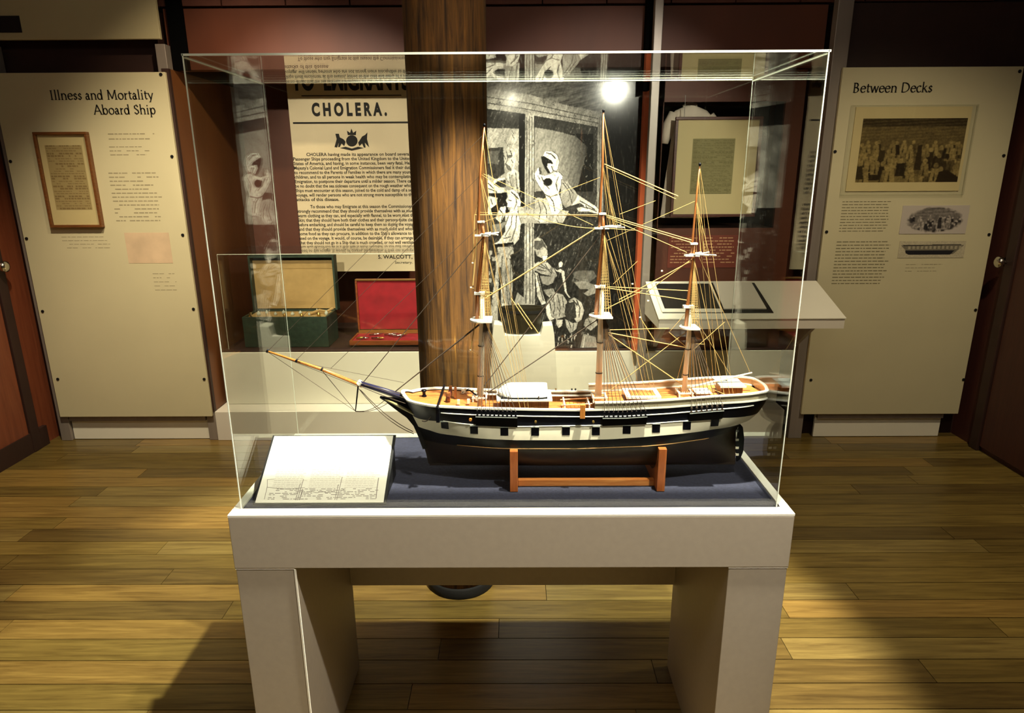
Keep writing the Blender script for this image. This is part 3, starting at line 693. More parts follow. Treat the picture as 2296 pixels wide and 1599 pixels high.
for k in range(70):
    u = RNG.uniform(1085, 1340); v = 262+RNG.uniform(0, 430); L_ = RNG.uniform(5, 14)
    stroke([(u, v), (u+L_*.5, v+L_)], .8, .16)
g[(g > .3) & (U < 1352)] *= (.55+.75*noise2(U, V, 16, 22, 51))[(g > .3) & (U < 1352)]
g[U < 1070] *= .4
ed = np.zeros_like(g); ed[1:, :] += abs(np.diff(g, axis=0)); ed[:, 1:] += abs(np.diff(g, axis=1))
rg = 1-abs(2*noise2(U+.6*V, V, 4.5, 11, 31)-1); rg2 = 1-abs(2*noise2(U, V-.5*U, 9, 4, 32)-1)
lt = (g > .30) & (U < 1352)
g = g*(.55+.75*h1*(.5+.5*h2)+.25*h2)
g[lt] *= (1.08-.30*(rg[lt] > .9)-.22*(rg2[lt] > .92)-.3*(noise2(U, V, 7, 10, 41)[lt] > .62)*h2[lt]-.25*(h2[lt] > .8))
g = g*(1-np.clip(ed*1.6, 0, .75)) + .5*((h1 > .84) & (g < .09) & (U < 1340))*h2*.35
g[(U > 1355)] = (.010+.05*np.clip(noise2(U, V, 2.4, 11, 8)-.5, 0, 1)*2)[U > 1355]
g = np.clip(g*1.12-.025, .006, .95)[..., None]
raster('print', print_mat('mural_print', .6, .42, .11), mu, g*np.array([1, .95, .86]), mx0, mx1, .535, 2.12, YM)

# ------------------------------------------------------------------ right bay: brown screen with a recess
XA, XB = at(1462, 740, Y=3.95).x, 1.62
rx0, rx1 = at(1479, 400, Y=3.95).x, at(1745, 400, Y=3.95).x
rz0, rz1 = at(1560, 512, Y=3.95).z, 1.955
sn = thing('display_screen', 'red-brown board screen with a dark recess behind the small masts at right', 'screen', ((XA+XB)/2, 3.96, .532))
for q in ((XA, XB, .532, rz0), (XA, rx0, rz0, 2.12), (rx1, XB, rz0, 2.12), (rx0, rx1, rz1, 2.12)):
    Bx('board', M_['brown'], q[0], q[1], 3.95, 3.975, q[2], q[3], parent=sn)
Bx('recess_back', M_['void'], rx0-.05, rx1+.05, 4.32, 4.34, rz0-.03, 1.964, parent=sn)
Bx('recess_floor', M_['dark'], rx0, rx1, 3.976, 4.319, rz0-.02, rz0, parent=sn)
lb = thing('red_label', 'dark red text label with pale lines on the brown screen below the framed sheet', 'label', (1.3, 3.949, 1.05))
a, b = at(1500, 528, Y=3.946), at(1652, 600, Y=3.946)
Bx('card', mat('red_card', col(122, 52, 34), .6), a.x, b.x, 3.9455, 3.9495, b.z, a.z, parent=lb)
mb = MB(); lines(mb, a.x+.015, a.x+.17, a.z-.01, b.z+.02, 9, 3.945, hh=.35, seed=31); lines(mb, a.x+.21, b.x-.01, a.z-.01, b.z+.02, 9, 3.945, hh=.35, seed=33)
o = mb.build('small_print', mat('pale_ink', col(200, 150, 110), .7), lb); o['kind'] = 'stuff'
# nightshirt
ng = thing('nightshirt', 'long white linen nightshirt hanging in the dark recess behind the framed sheet', 'garment', (1.28, 4.08, rz0+.004))
YG = 4.06
def edge(pts, n=26):
    P3 = [at(u, v, Y=YG) for u, v in pts]; z = [p.z for p in P3]; zz = np.linspace(z[0], z[-1], n)
    return [Vector((np.interp(q, z[::-1], [p.x for p in P3][::-1]), YG, q)) for q in zz]
Lf = edge([(1536, 238), (1524, 242), (1508, 252), (1506, 300), (1500, 345), (1490, 410), (1480, 488)])
Rt = edge([(1560, 238), (1578, 242), (1594, 256), (1598, 300), (1600, 345), (1608, 410), (1614, 488)])
for back in (0, 1):
    rows = []
    for l, r_ in zip(Lf, Rt):
        rw_ = []
        for j in range(25):
            s = j/24; x = l.x+(r_.x-l.x)*s; dep = .045*math.sin(math.pi*s)**.5*(1 if not back else -1)
            rw_.append((x, YG-dep+.006*math.sin(s*34+l.z*3)*(1.9-l.z), l.z))
        rows.append(rw_)
    MB().grid(rows).build('shirt_front' if not back else 'shirt_back', M_['cloth'], ng, smooth=True)
def limb(pts, rr, name='sleeve'):
    P3 = [at(u, v, Y=YG) for u, v in pts]; MB().tube(P3, rr, 14).build(name, M_['cloth'], ng, smooth=True)
limb([(1512, 254), (1500, 280), (1494, 305), (1491, 322)], [.03, .034, .03, .018])
limb([(1590, 260), (1604, 282), (1612, 306), (1614, 324)], [.03, .034, .03, .018])
limb([(1532, 240), (1545, 236), (1562, 238)], [.012, .02, .014], 'collar')
# framed sheet leaning in front
t, (x0, x1, z0, z1) = framed('framed_sheet', 'framed grey-green sheet in a wide cream mat hanging in front of the nightshirt', 'picture', ((1516, 262), (1692, 486)), 3.949, .022, .016, 'frame_dark', 'mat_board', None)
a, b = at(1555, 311, Y=3.93), at(1640, 435, Y=3.93)
raster('document', pm, t, page_img(60, 90, col(150, 142, 100), col(128, 120, 84), 9, 34), a.x, b.x, b.z, a.z, 3.9385)
for x in (x0+.05, x1-.05):
    MB().tube([(x, 3.944, z1-.01), (x, 3.9475, 1.99)], .0015, 6).build('hanging_wire', M_['grey_post'], t)
# ------------------------------------------------------------------ tub on a white pedestal
pd = thing('white_pedestal', 'white pedestal with a notched top holding a dark tub in front of the engraving', 'pedestal', (0, 3.85, .189))
pa, pb = at(1104, 752, Y=3.79), at(1243, 752, Y=3.79)
q0, q1, q2, q3 = at(1107, 727, Y=3.79), at(1128, 729, Y=3.79), at(1215, 731, Y=3.79), at(1239, 729, Y=3.79)
zn = at(1170, 752, Y=3.79).z
prof = [(pa.x-.03, .19), (pb.x+.03, .19), (pb.x, zn), (q3.x, q3.z), (q2.x+.006, q2.z), (q2.x-.008, zn), (q1.x+.008, zn), (q1.x-.004, q1.z), (q0.x, q0.z), (pa.x, zn)]
MB().prism([(x, 3.79, z) for x, z in prof], (0, .112, 0)).build('block', M_['white'], pd, bevel=.003)
tb = thing('dark_tub', 'dark oval staved tub resting in the notch of the white pedestal', 'tub', ((q1.x+q2.x)/2, 3.846, zn+.001))
r0, r1 = (q2.x-q1.x)/2-.014, (at(1222, 700, Y=3.79).x-at(1126, 700, Y=3.79).x)/2
hz = at(1170, 692, Y=3.79).z-zn
tub_m = wood('tub_staves', col(30, 27, 18), col(52, 46, 30), axis=2, scale=10)
c0 = ((q1.x+q2.x)/2, 3.846, zn+.001)
MB().lathe(c0, [(r0*.97, 0), (r0, .004), (r1, hz), (r1-.008, hz), (r0-.008, .012), (.01, .012)], 36, 1, .42).build('tub_body', tub_m, tb)
MB().lathe(c0, [(r0+(r1-r0)*.78, hz*.78), (r0+(r1-r0)*.78+.004, hz*.78), (r0+(r1-r0)*.88+.004, hz*.88), (r0+(r1-r0)*.88, hz*.88)], 36, 1, .43).build('hoop', M_['iron'], tb)

# ------------------------------------------------------------------ medicine chest, instrument case and their clear cover
zt = .5325
gx0, gx1 = at(546, 745, Y=4.0).x, at(735, 745, Y=4.0).x; gz = at(640, 711, Y=4.0).z
gc = thing('medicine_chest', 'open dark green chest with tan lining and small bottles at left on the plinth', 'chest', ((gx0+gx1)/2, 4.12, zt))
gy1 = 4.24
mb = MB().box(gx0, gx1, 4.0, 4.012, zt, gz).box(gx0, gx1, gy1-.012, gy1, zt, gz).box(gx0, gx0+.012, 4.012, gy1-.012, zt, gz).box(gx1-.012, gx1, 4.012, gy1-.012, zt, gz).box(gx0+.012, gx1-.012, 4.012, gy1-.012, zt, gz-.03)
mb.build('chest_body', M_['green'], gc, bevel=.002)
Bx('tray', M_['tan'], gx0+.013, gx1-.013, 4.013, gy1-.013, gz-.029, gz-.012, parent=gc)
lx0, lx1 = at(577, 640, Y=4.26).x-.02, at(758, 640, Y=4.26).x; lz = at(665, 571, Y=4.26).z
mb = MB().box(lx0, lx1, 4.262, 4.27, gz-.01, lz).box(lx0, lx1, 4.20, 4.262, lz-.012, lz).box(lx0, lx0+.012, 4.20, 4.262, gz-.01, lz-.012).box(lx1-.012, lx1, 4.20, 4.262, gz+.003, lz-.012)
mb.build('chest_lid', M_['green'], gc)
Bx('lid_lining', M_['tan'], lx0+.013, lx1-.013, 4.240, 4.261, gz+.005, lz-.035, parent=gc)
for k in range(14):
    x = gx0+.03+k*(gx1-gx0-.06)/13; h = random.uniform(.018, .034); r = random.uniform(.008, .012)
    MB().lathe((x, 4.06+.09*(k % 3)/2, gz-.0118), [(r, 0), (r, h*.65), (r*.4, h*.78), (r*.4, h)], 10).build('bottle', M_['bottle'] if k % 3 else M_['gold'], gc, smooth=True)
MB().tube([(gx0+.06, 4.006, gz-.0), (gx0+.058, 3.992, gz+.018), (gx0+.062, 3.992, gz+.03)], .006, 8).build('clasp', M_['steel'], gc)
MB().tube([(lx1-.15, 4.10, gz-.002), (lx1-.10, 4.15, gz+.012), (lx1-.05, 4.13, gz+.006), (lx1-.02, 4.17, gz+.02)], .009, 8).build('cloth_strap', M_['tan'], gc)
ix0, ix1 = at(784, 770, Y=4.0).x, at(965, 770, Y=4.0).x
ic = thing('instrument_case', 'open wooden case lined in red velvet with steel surgical instruments beside the post', 'case', ((ix0+ix1)/2, 4.08, zt))
z0 = zt+.012; z1 = at(850, 764, Y=4.0).z
mb = MB().box(ix0, ix1, 3.995, 4.007, z0, z1).box(ix0, ix1, 4.205, 4.217, z0, z1).box(ix0, ix0+.012, 4.007, 4.205, z0, z1).box(ix1-.012, ix1, 4.007, 4.205, z0, z1).box(ix0+.012, ix1-.012, 4.007, 4.205, z0, z0+.008)
mb.build('case_body', M_['mahog'], ic, bevel=.001)
Bx('velvet_bed', M_['red'], ix0+.0125, ix1-.0125, 4.0075, 4.2045, z0+.0085, z1-.006, parent=ic)
Bx('foot', M_['black'], ix0+.01, ix1-.01, 4.005, 4.21, zt, z0-.0005, parent=ic)
lxa, lxb = at(801, 670, Y=4.24).x, at(985, 670, Y=4.24).x; lzt = at(860, 625, Y=4.24).z; lzb = z1+.02
mb = MB().box(lxa, lxb, 4.232, 4.244, lzb, lzt).box(lxa, lxb, 4.212, 4.2315, lzt-.01, lzt).box(lxa, lxa+.01, 4.212, 4.2315, lzb, lzt-.01).box(lxb-.01, lxb, 4.212, 4.2315, lzb, lzt-.01)
mb.build('case_lid', M_['mahog'], ic)
Bx('lid_velvet', M_['red'], lxa+.011, lxb-.011, 4.222, 4.2315, lzb+.002, lzt-.012, parent=ic)
Bx('brass_rim', M_['gold'], lxa, lxb, 4.209, 4.2118, lzt-.006, lzt, parent=ic)
Bx('hinge_bar', M_['gold'], lxa, lxb, 4.218, 4.2215, z1+.001, z1+.018, parent=ic)
rr = random.Random(4)
for k in range(9):
    x = ix0+.03+k*.032; yy = rr.uniform(4.03, 4.15); L = rr.uniform(.05, .10); an = rr.uniform(-.5, .5)
    p = Vector((x, yy, z1+.002)); q = p+Vector((L*math.cos(an), L*math.sin(an)*.7, .006))
    MB().tube([p, p.lerp(q, .5), q], [.005, .008, .003], 8).build('instrument', M_['steel'] if k % 4 else M_['gold'], ic, smooth=True)
# cover
kx0 = at(487, 570, Y=3.955).x; kx1 = at(985, 570, Y=3.955).x; kz = at(487, 570, Y=3.955).z
cv = thing('clear_case_cover', 'clear acrylic cover standing over the green chest and the red case', 'display cover', ((kx0+kx1)/2, 4.15, zt))
Bx('front_pane', M_['glass_thin'], kx0, kx1, 3.953, 3.957, zt, kz, parent=cv)
Bx('side_pane', M_['glass_thin'], kx0, kx0+.004, 3.9575, 4.40, zt, kz-.0045, parent=cv)
Bx('side_pane', M_['glass_thin'], kx1-.004, kx1, 3.9575, 4.40, zt, kz-.0045, parent=cv)
Bx('top_pane', M_['glass_thin'], kx0, kx1, 3.9575, 4.40, kz-.004, kz, parent=cv)
Bx('lit_edge_strip', M_['edge'], kx0, kx1, 3.9515, 3.9528, kz-.003, kz, parent=cv)
Bx('lit_edge_strip', M_['edge'], kx0-.0016, kx0-.0001, 3.9515, 3.9545, zt, kz, parent=cv)

# ------------------------------------------------------------------ sloping reading shelf at right with an open book
A0, A1, A2, A3 = Vector((.752, 3.68, .978)), Vector((1.70, 3.68, .978)), Vector((1.695, 3.30, .864)), Vector((.750, 3.30, .864))
# fit the sloping top to its outline
A0, A1, A2, A3 = at(1449, 632, Y=3.70), at(1830, 632, Y=3.70), at(1893, 715, Y=3.32), at(1478, 715, Y=3.32)
for p, q in ((A0, A3), (A1, A2)):
    xm = (p.x+q.x)/2; p.x = q.x = xm
za, zb = A3.z, A0.z
ls = thing('reading_shelf', 'white sloping reading shelf fixed to the right-hand posts with an open book on it', 'shelf', ((A0.x+A1.x)/2, 3.5, za-.06))
MB().prism([(A0.x, 3.32, za-.055), (A0.x, 3.32, za-.006), (A0.x, 3.70, zb-.006), (A0.x, 3.70, za-.055)], (A1.x-A0.x, 0, 0)).build('shelf_box', M_['white2'], ls)
MB().prism([(A0.x-.004, 3.314, za-.004), (A0.x-.004, 3.314, za+.002), (A0.x-.004, 3.70, zb+.002), (A0.x-.004, 3.70, zb-.004)], (A1.x-A0.x+.008, 0, 0)).build('shelf_top', M_['white'], ls, bevel=.001)
for x in (A0.x+.06, A1.x-.08):
    MB().prism([(x, 3.705, za-.25), (x, 3.705, za-.058), (x, 3.45, za-.058)], (.02, 0, 0)).build('bracket', M_['grey_post'], ls)
Bx('mounting_rail', M_['grey_post'], A0.x, A1.x, 3.702, 3.722, za-.10, za-.02, parent=ls)
sl = (zb-za)/(3.70-3.32)
def slope(x, yy, h=0): return Vector((x, yy, za+.0025+(yy-3.32)*sl+h))
def spx(u, v):
    lo_, hi_ = 3.2, 3.8
    for _ in range(40):
        m_ = (lo_+hi_)/2; p = at(u, v, Y=m_)
        if p.z > za+(m_-3.32)*sl: lo_ = m_
        else: hi_ = m_
    return at(u, v, Y=m_)
bk = thing('open_book', 'open book with one black and one white page lying on the sloping shelf', 'book', tuple(spx(1590, 670)))
def sheet(name, m, pts, h0, h1):
    Q = [spx(*p) for p in pts]; base = [slope(q.x, q.y, h0) for q in Q]
    return MB().prism(base, (0, -sl*(h1-h0), (h1-h0))).build(name, m, bk)
sheet('cover_board', M_['black'], [(1462, 637), (1691, 637), (1734, 704), (1486, 704)], .001, .005)
sheet('left_page', M_['white'], [(1460, 636), (1593, 636), (1620, 704), (1484, 704)], .0055, .009)
sheet('black_plate', mat('black_plate', col(34, 34, 38), .25), [(1469, 641), (1590, 641), (1614, 697), (1490, 697)], .0095, .0102)
sheet('right_page', M_['white2'], [(1597, 636), (1684, 638), (1718, 697), (1622, 697)], .0055, .0105)

# ------------------------------------------------------------------ round timber post in front of the display
px_, py_ = -.222, 2.335
tp = thing('timber_post', 'thick round weathered timber post rising behind the ship case', 'pillar', (px_, py_, 0))
pw = wood('old_timber', col(40, 22, 7), col(128, 84, 30), axis=2, scale=3.6, rough=.85, bump=1., ratio=18, c3=col(206, 152, 64))
MB().lathe((px_, py_, 0), [(.129, .045), (.129, .3), (.130, 1.4), (.1335, 2.2), (.137, 2.6), (.137, Z_TOP-.001)], 40).build('shaft', pw, tp, smooth=True)
MB().lathe((px_, py_, 0), [(.134, 0), (.136, .006), (.136, .038), (.131, .044)], 40).build('shaded_foot', M_['iron'], tp, smooth=True)  # near-black ring standing in for the shade on the post's foot

# ================================================================== SHIP CASE
HT, TX0, TX1, TY0, TY1 = .832, -.667, .643, 1.370, 1.862
tbx = thing('display_table', 'white display table on two broad slab legs carrying the ship case', 'table', ((TX0+TX1)/2, 1.6, 0))
MB().box(TX0, TX1, TY0, TY1, .692, HT-.006).build('table_box', M_['table'], tbx, bevel=.0015)
rim = MB()
for q in ((TX0, TX1, TY0, 1.403), (TX0, TX1, 1.833, TY1), (TX0, -.648, 1.403, 1.833), (.622, TX1, 1.403, 1.833)): rim.box(q[0], q[1], q[2], q[3], HT-.0055, HT)
rim.build('top_rim', M_['white'], tbx)
Bx('leg', M_['table'], TX0+.002, -.526, TY0+.002, 1.848, 0, .688, parent=tbx, bevel=.0015)
Bx('leg', M_['table'], .503, TX1-.002, TY0+.002, 1.848, 0, .688, parent=tbx, bevel=.0015)
Bx('joint_strip', M_['white'], TX0+.001, -.525, TY0+.001, 1.85, .6885, .6915, parent=tbx)
Bx('joint_strip', M_['white'], .502, TX1-.001, TY0+.001, 1.85, .6885, .6915, parent=tbx)
Bx('lit_edge_strip', M_['white'], -.5265, -.5225, TY0+.0005, TY0+.004, 0, .688, parent=tbx)  # white strip imitating the light a bevelled corner catches
Bx('rear_panel', M_['table'], -.525, .502, 1.825, 1.845, .328, .691, parent=tbx)
ft = tag(Bx('felt_base', M_['felt'], -.645, .619, 1.4035, 1.8325, HT-.0055, HT-.001), 'dark blue felt lining under the ship in the clear case', 'felt base')
VX0, VX1, VY0, VY1, VT = -.649, .616, 1.401, 1.832, 1.82
vt = thing('acrylic_case', 'large clear acrylic case covering the ship model', 'display case', ((VX0+VX1)/2, 1.6, HT+.0005))
th = .006; zb0 = HT+.0006
Bx('front_pane', M_['glass'], VX0+th, VX1-th, VY0, VY0+th, zb0, VT-th, parent=vt)
Bx('back_pane', M_['glass'], VX0+th, VX1-th, VY1-th, VY1, zb0, VT-th, parent=vt)
Bx('side_pane', M_['glass'], VX0, VX0+th, VY0+th, VY1-th, zb0, VT-th, parent=vt)
Bx('side_pane', M_['glass'], VX1-th, VX1, VY0+th, VY1-th, zb0, VT-th, parent=vt)
Bx('top_pane', M_['glass'], VX0+.0005, VX1-.0005, VY0+.0005, VY1-.0005, VT-th, VT-.0005, parent=vt)
e = M_['edge']
for x in (VX0, VX1-th):
    Bx('glued_edge', e, x+.001, x+th*.5, VY0-.0003, VY0+.0025, zb0, VT-.001, parent=vt)
    Bx('glued_edge', e, x+.002, x+th*.45, VY1-.002, VY1, zb0, VT-th, parent=vt)
    Bx('glued_edge', e, x+.001, x+.0045, VY0+th, VY1-th, VT-th-.002, VT-th, parent=vt)
Bx('glued_edge', e, VX0, VX1, VY0-.0003, VY0+.002, VT-.0045, VT-.0005, parent=vt)
Bx('glued_edge', e, VX0+th, VX1-th, VY1-.003, VY1-.0005, VT-.0045, VT-.0015, parent=vt)

# placard on a wedge
P0, P1, P2, P3 = at(566, 1128, Z=HT+.006), at(857, 1130, Z=HT+.006), at(886, 977, Y=1.58), at(623, 978, Y=1.58)
pcx0, pcx1 = (P0.x+P3.x)/2, (P1.x+P2.x)/2; zf, zr_ = HT+.006, (P2.z+P3.z)/2; yf = max((P0.y+P1.y)/2, 1.412); yr = 1.58
pcd = thing('caption_placard', 'brightly lit white caption sheet with black edges propped at the left end of the case', 'placard', ((pcx0+pcx1)/2, 1.5, HT))
MB().prism([(pcx0, yf+.006, HT+.0002), (pcx0, yr, HT+.0002), (pcx0, yr, zr_-.007), (pcx0, yf+.006, zf-.005)], (pcx1-pcx0, 0, 0)).build('wedge', M_['black'], pcd)
nrm_ = Vector((0, -(zr_-zf), yr-yf)).normalized()
def pls(s, t, h): return Vector((pcx0+(pcx1-pcx0)*s, yf+(yr-yf)*t, zf+(zr_-zf)*t))+nrm_*h
MB().prism([pls(-.018, -.006, -.003), pls(1.018, -.006, -.003), pls(1.018, 1.012, -.003), pls(-.018, 1.012, -.003)], nrm_*.003).build('black_backing', M_['black'], pcd)
MB().prism([pls(0, .006, .0002), pls(.996, .006, .0002), pls(.996, .992, .0002), pls(0, .992, .0002)], nrm_*.002).build('sheet', M_['white'], pcd)
faint = mat('faint_ink', col(150, 140, 132), .8); faint2 = mat('pale_print', col(212, 204, 190), .8)
mb = MB(); rr = random.Random(12)
def mark(m_, s0, t0, s1, t1, h=.0026): m_.add([pls(s0, t0, h), pls(s1, t0, h), pls(s1, t1, h), pls(s0, t1, h)], [(0, 1, 2, 3)])
for c_ in range(3):
    s0 = .10+c_*.285
    for k in range(26):
        t_ = .86-k*.026; s = s0
        while s < s0+.24-.03*rr.random():
            l = rr.uniform(.012, .035); mark(mb, s, t_, s+l, t_+.007); s += l+.006
mb.build('small_print', faint2, pcd)['kind'] = 'stuff'
mb = MB()
for k in range(8):
    t_ = .05+k*.02; s = .09
    while s < .92:
        l = rr.uniform(.01, .05)
        if rr.random() < .62: mark(mb, s, t_, s+l, t_+.008)
        s += l+.01
def lin(m_, pts, wd=.004):
    for (a_, b_), (c_, d_) in zip(pts, pts[1:]):
        dx, dy = c_-a_, d_-b_; l = math.hypot(dx, dy) or 1; ux, uy = -dy/l*wd/2, dx/l*wd/2
        m_.add([pls(a_+ux, b_+uy, .0027), pls(a_-ux, b_-uy, .0027), pls(c_-ux, d_-uy, .0027), pls(c_+ux, d_+uy, .0027)], [(0, 1, 2, 3)])
lin(mb, [(.065, .05), (.06, .23), (.045, .33), (.1, .335)]); lin(mb, [(.06, .22), (.2, .195), (.3, .2), (.36, .215)])
lin(mb, [(.40, .16)]+[(.40+i*.022, .15+.012*math.sin(i*1.7)) for i in range(12)]+[(.68, .2)], .005)
lin(mb, [(.935, .06), (.93, .2), (.93, .35)], .007)
for s in (.31, .325, .34, .615, .63): lin(mb, [(s, .04), (s+.004, .16+.1*rr.random()), (s+.008, .3*rr.random()+.1)], .005)
mb.build('line_drawing', faint, pcd)

# cradle under the keel
cdm = wood('cradle_wood', col(150, 76, 34), col(196, 112, 54), axis=2, scale=9, bump=.05)
cd = thing('ship_cradle', 'orange-brown wooden cradle of two uprights and a rail under the hull', 'stand', (.17, 1.575, HT))
YC = 1.575
KEEL = .8625
SX = []
for u0, u1, v0 in ((1143, 1161, 1013), (1478, 1496, 1008)):
    a, b = at(u0, v0, Y=1.482), at(u1, v0, Y=1.482); SX.append((a.x, b.x)); zt_ = a.z; w_ = b.x-a.x
    pr = [(a.x, 1.482, HT), (a.x, 1.668, HT), (a.x, 1.668, zt_), (a.x, 1.652, zt_)] + [(a.x, 1.575+.079*math.cos(q), .938-.0795*math.sin(q)) for q in np.linspace(.03, math.pi-.03, 13)] + [(a.x, 1.498, zt_), (a.x, 1.482, zt_)]
    MB().prism(pr, (w_, 0, 0)).build('upright', cdm, cd, bevel=.001)
Bx('rail', wood('cradle_wood_lit', col(200, 110, 48), col(238, 160, 84), axis=0, scale=9, bump=.05), SX[0][1]+.0005, SX[1][0]-.0005, 1.512, 1.526, HT, HT+.017, parent=cd, bevel=.001)  # brighter copy of the cradle wood, lamplight put into its colour

# ------------------------------------------------------------------ the ship
BM = .0765
def crv(pts, Y=1.499):
    P3 = [at(p[0], p[1], Y=(p[2] if len(p) > 2 else Y)) for p in pts]
    xs = [p.x for p in P3]; zs = [p.z for p in P3]
    return lambda x: float(np.interp(x, xs, zs))
RAIL = crv([(903, 879, 1.575), (916, 898, 1.545), (945, 908, 1.515), (988, 914, 1.503), (1068, 919), (1200, 922), (1298, 923), (1400, 921), (1500, 916), (1600, 908), (1702, 899, 1.51)])
LINE = crv([(915, 904, 1.56), (945, 921, 1.52), (988, 928), (1068, 932), (1200, 935), (1298, 936), (1400, 935), (1500, 929), (1600, 920), (1695, 909, 1.51)])
WT = crv([(925, 932, 1.57), (945, 939, 1.54), (990, 947), (1063, 953), (1160, 957), (1268, 955), (1350, 954), (1460, 950), (1540, 944), (1620, 936, 1.505), (1690, 930, 1.53)])
WB = crv([(940, 955, 1.575), (960, 966, 1.55), (1000, 975, 1.52), (1060, 982, 1.505), (1150, 987), (1268, 987), (1380, 985), (1460, 980), (1560, 972), (1620, 962, 1.51), (1668, 948, 1.55)])
WL = crv([(950, 985, 1.575), (1000, 995, 1.54), (1060, 1001, 1.515), (1150, 1005, 1.505), (1300, 1006), (1450, 1000), (1550, 990, 1.505), (1620, 982, 1.52), (1655, 968, 1.55)], 1.502)
_st = [at(u, v, Y=YC) for u, v in ((903, 878), (910, 897), (922, 925), (935, 952), (946, 985), (955, 1015), (962, 1043))]
XS = lambda z: float(np.interp(z, [p.z for p in _st][::-1], [p.x for p in _st][::-1]))
_se = [at(u, v, Y=YC) for u, v in ((1706, 872), (1703, 890), (1693, 915), (1680, 935), (1660, 947), (1650, 965), (1648, 1043))]
XE = lambda z: float(np.interp(z, [p.z for p in _se][::-1], [p.x for p in _se][::-1]))
def half(x, z, zr):
    q = max(0., min(1.15, (z-KEEL)/(zr-KEEL)))
    xs, xe = XS(z), XE(z); s = (x-xs)/(xe-xs)
    if s <= 0 or s >= 1: return 0.0015
    qq = min(q, 1); eb = .12+.34*(1-qq)**1.1; es = .10+.42*(1-qq)**1.2
    b = 1.
    if s < eb: t = s/eb; b = (1-(1-t)**2)**(.5+.75*(1-qq))
    if s > 1-es:
        t = (s-(1-es))/es; end = .62*max(0, (qq-.62)/.38)**.7 if qq > .62 else 0.
        b = min(b, end+(1-end)*(1-t**2.2)**(.6+.3*(1-qq)))
    v = (1-(1-min(qq/.62, 1))**2.4)**.62
    v = max(v, .05); tumble = 1-.06*max(0, (qq-.6)/.4)
    return max(.0015, BM*b*v*tumble)
X_B, X_E = at(903, 880, Y=YC).x, at(1704, 880, Y=YC).x
ship = thing('ship_model', 'three-masted sailing ship model with black hull, white gunport band and orange deck', 'model ship', ((X_B+X_E)/2, YC, KEEL))
def skin(name, m, top, bot, nx=96, nz=6, off=0., xa=None, xb=None, cap=False):
    mb = MB()
    for sgn in (-1, 1):
        rows = []
        for i in range(nx+1):
            f_ = i/nx; f_ = .5-.5*math.cos(math.pi*f_) if xa is None else f_
            r_ = []
            for j in range(nz+1):
                # use the chord at this height so the strip follows stem and stern
                xm_ = X_B+(X_E-X_B)*f_ if xa is None else xa+(xb-xa)*f_
                zt2, zb2 = (top(xm_), bot(xm_)); z = zt2+(zb2-zt2)*j/nz
                a_, b_ = XS(z), XE(z); x = min(max(xm_, a_), b_) if xa is not None else a_+(b_-a_)*f_
                h = half(x, z, RAIL(x))
                r_.append((x, YC+sgn*(h+off), z))
            rows.append(r_)
        if sgn > 0: rows = rows[::-1]
        mb.grid(rows)
    return mb.build(name, m, ship, smooth=True)
hullblack = mat('hull_black', col(9, 10, 17), .35, var=.15, scale=30, spec=.2)
hulllow = mat('hull_lower', col(44, 32, 16), .42, var=.35, scale=16, stretch=(.4, 1, 1))
cream_w = mat('hull_white', col(238, 230, 205), .45, var=.05, scale=40, stretch=(1, 1, .3))
deckw = wood('deck_planks', col(128, 66, 26), col(206, 128, 62), axis=0, scale=26, rough=.5, bump=.1, ratio=16)
spar = wood('spar_cream', col(236, 222, 192), col(250, 242, 220), axis=2, scale=16, bump=0)
sparo = wood('spar_orange', col(178, 106, 44), col(214, 142, 66), axis=2, scale=16, bump=0)
mast_b = wood('mast_brown', col(120, 68, 34), col(168, 104, 52), axis=2, scale=16, bump=0)
house = wood('house_panelling', col(60, 42, 22), col(140, 104, 56), axis=2, scale=30, bump=.1)
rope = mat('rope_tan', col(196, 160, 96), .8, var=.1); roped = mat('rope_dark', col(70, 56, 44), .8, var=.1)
pwhite = mat('ship_white', col(246, 243, 232), .4, var=.01)
pgrey = mat('roof_grey', col(150, 154, 148), .5, var=.03)
skin('topsides', hullblack, RAIL, lambda x: WT(x), nz=4)
skin('gunport_band', cream_w, lambda x: WT(x), lambda x: WB(x), nz=4, off=.0004)
skin('boot_top', hullblack, lambda x: WB(x), lambda x: WL(x), nz=3)
skin('lower_hull', hulllow, lambda x: WL(x), lambda x: KEEL+.004, nz=9)
MB().box(XS(KEEL)+.002, XE(KEEL)-.001, YC-.003, YC+.003, KEEL-.0005, KEEL+.006).build('keel', hulllow, ship)
# counter / transom closing the stern
trm = MB(); rows = []
for i in range(9):
    z = WB(X_E)-.004+(RAIL(X_E)+.018-WB(X_E)+.004)*i/8; x = XE(z); h = half(x-.003, z, RAIL(X_E))
    rows.append([(x-.003+.007*math.cos(math.pi*(j/12-.5)), YC-h*1.0+2*h*j/12, z) for j in range(13)])
trm.grid(rows).build('transom', hullblack, ship, smooth=True)
# mouldings along the side
def side_path(fn, xa, xb, off, n=60, far=True):
    near = []
    for i in range(n+1):
        x = xa+(xb-xa)*i/n; z = fn(x); near.append(Vector((x, YC-half(max(x, XS(z)+.0005), z, RAIL(x))-off, z)))
    return near
def both(name, m, fn, u0, u1, wd, ht, off=.001):
    xa, xb = at(u0, 920, Y=1.5).x, at(u1, 920, Y=1.5).x; mb = MB(); n_ = side_path(fn, xa, xb, off)
    mb.sweep(n_, wd, ht); mb.sweep([Vector((p.x, 2*YC-p.y, p.z)) for p in n_], wd, ht); return mb.build(name, m, ship)
both('side_moulding', pwhite, LINE, 988, 1692, .003, .0016); both('side_moulding', pwhite, lambda x: WT(x)-.0005, 992, 1620, .0025, .0012)
both('waterline_trim', mat('trim_tan', col(170, 130, 80), .6), lambda x: WL(x), 1020, 1600, .002, .0012)
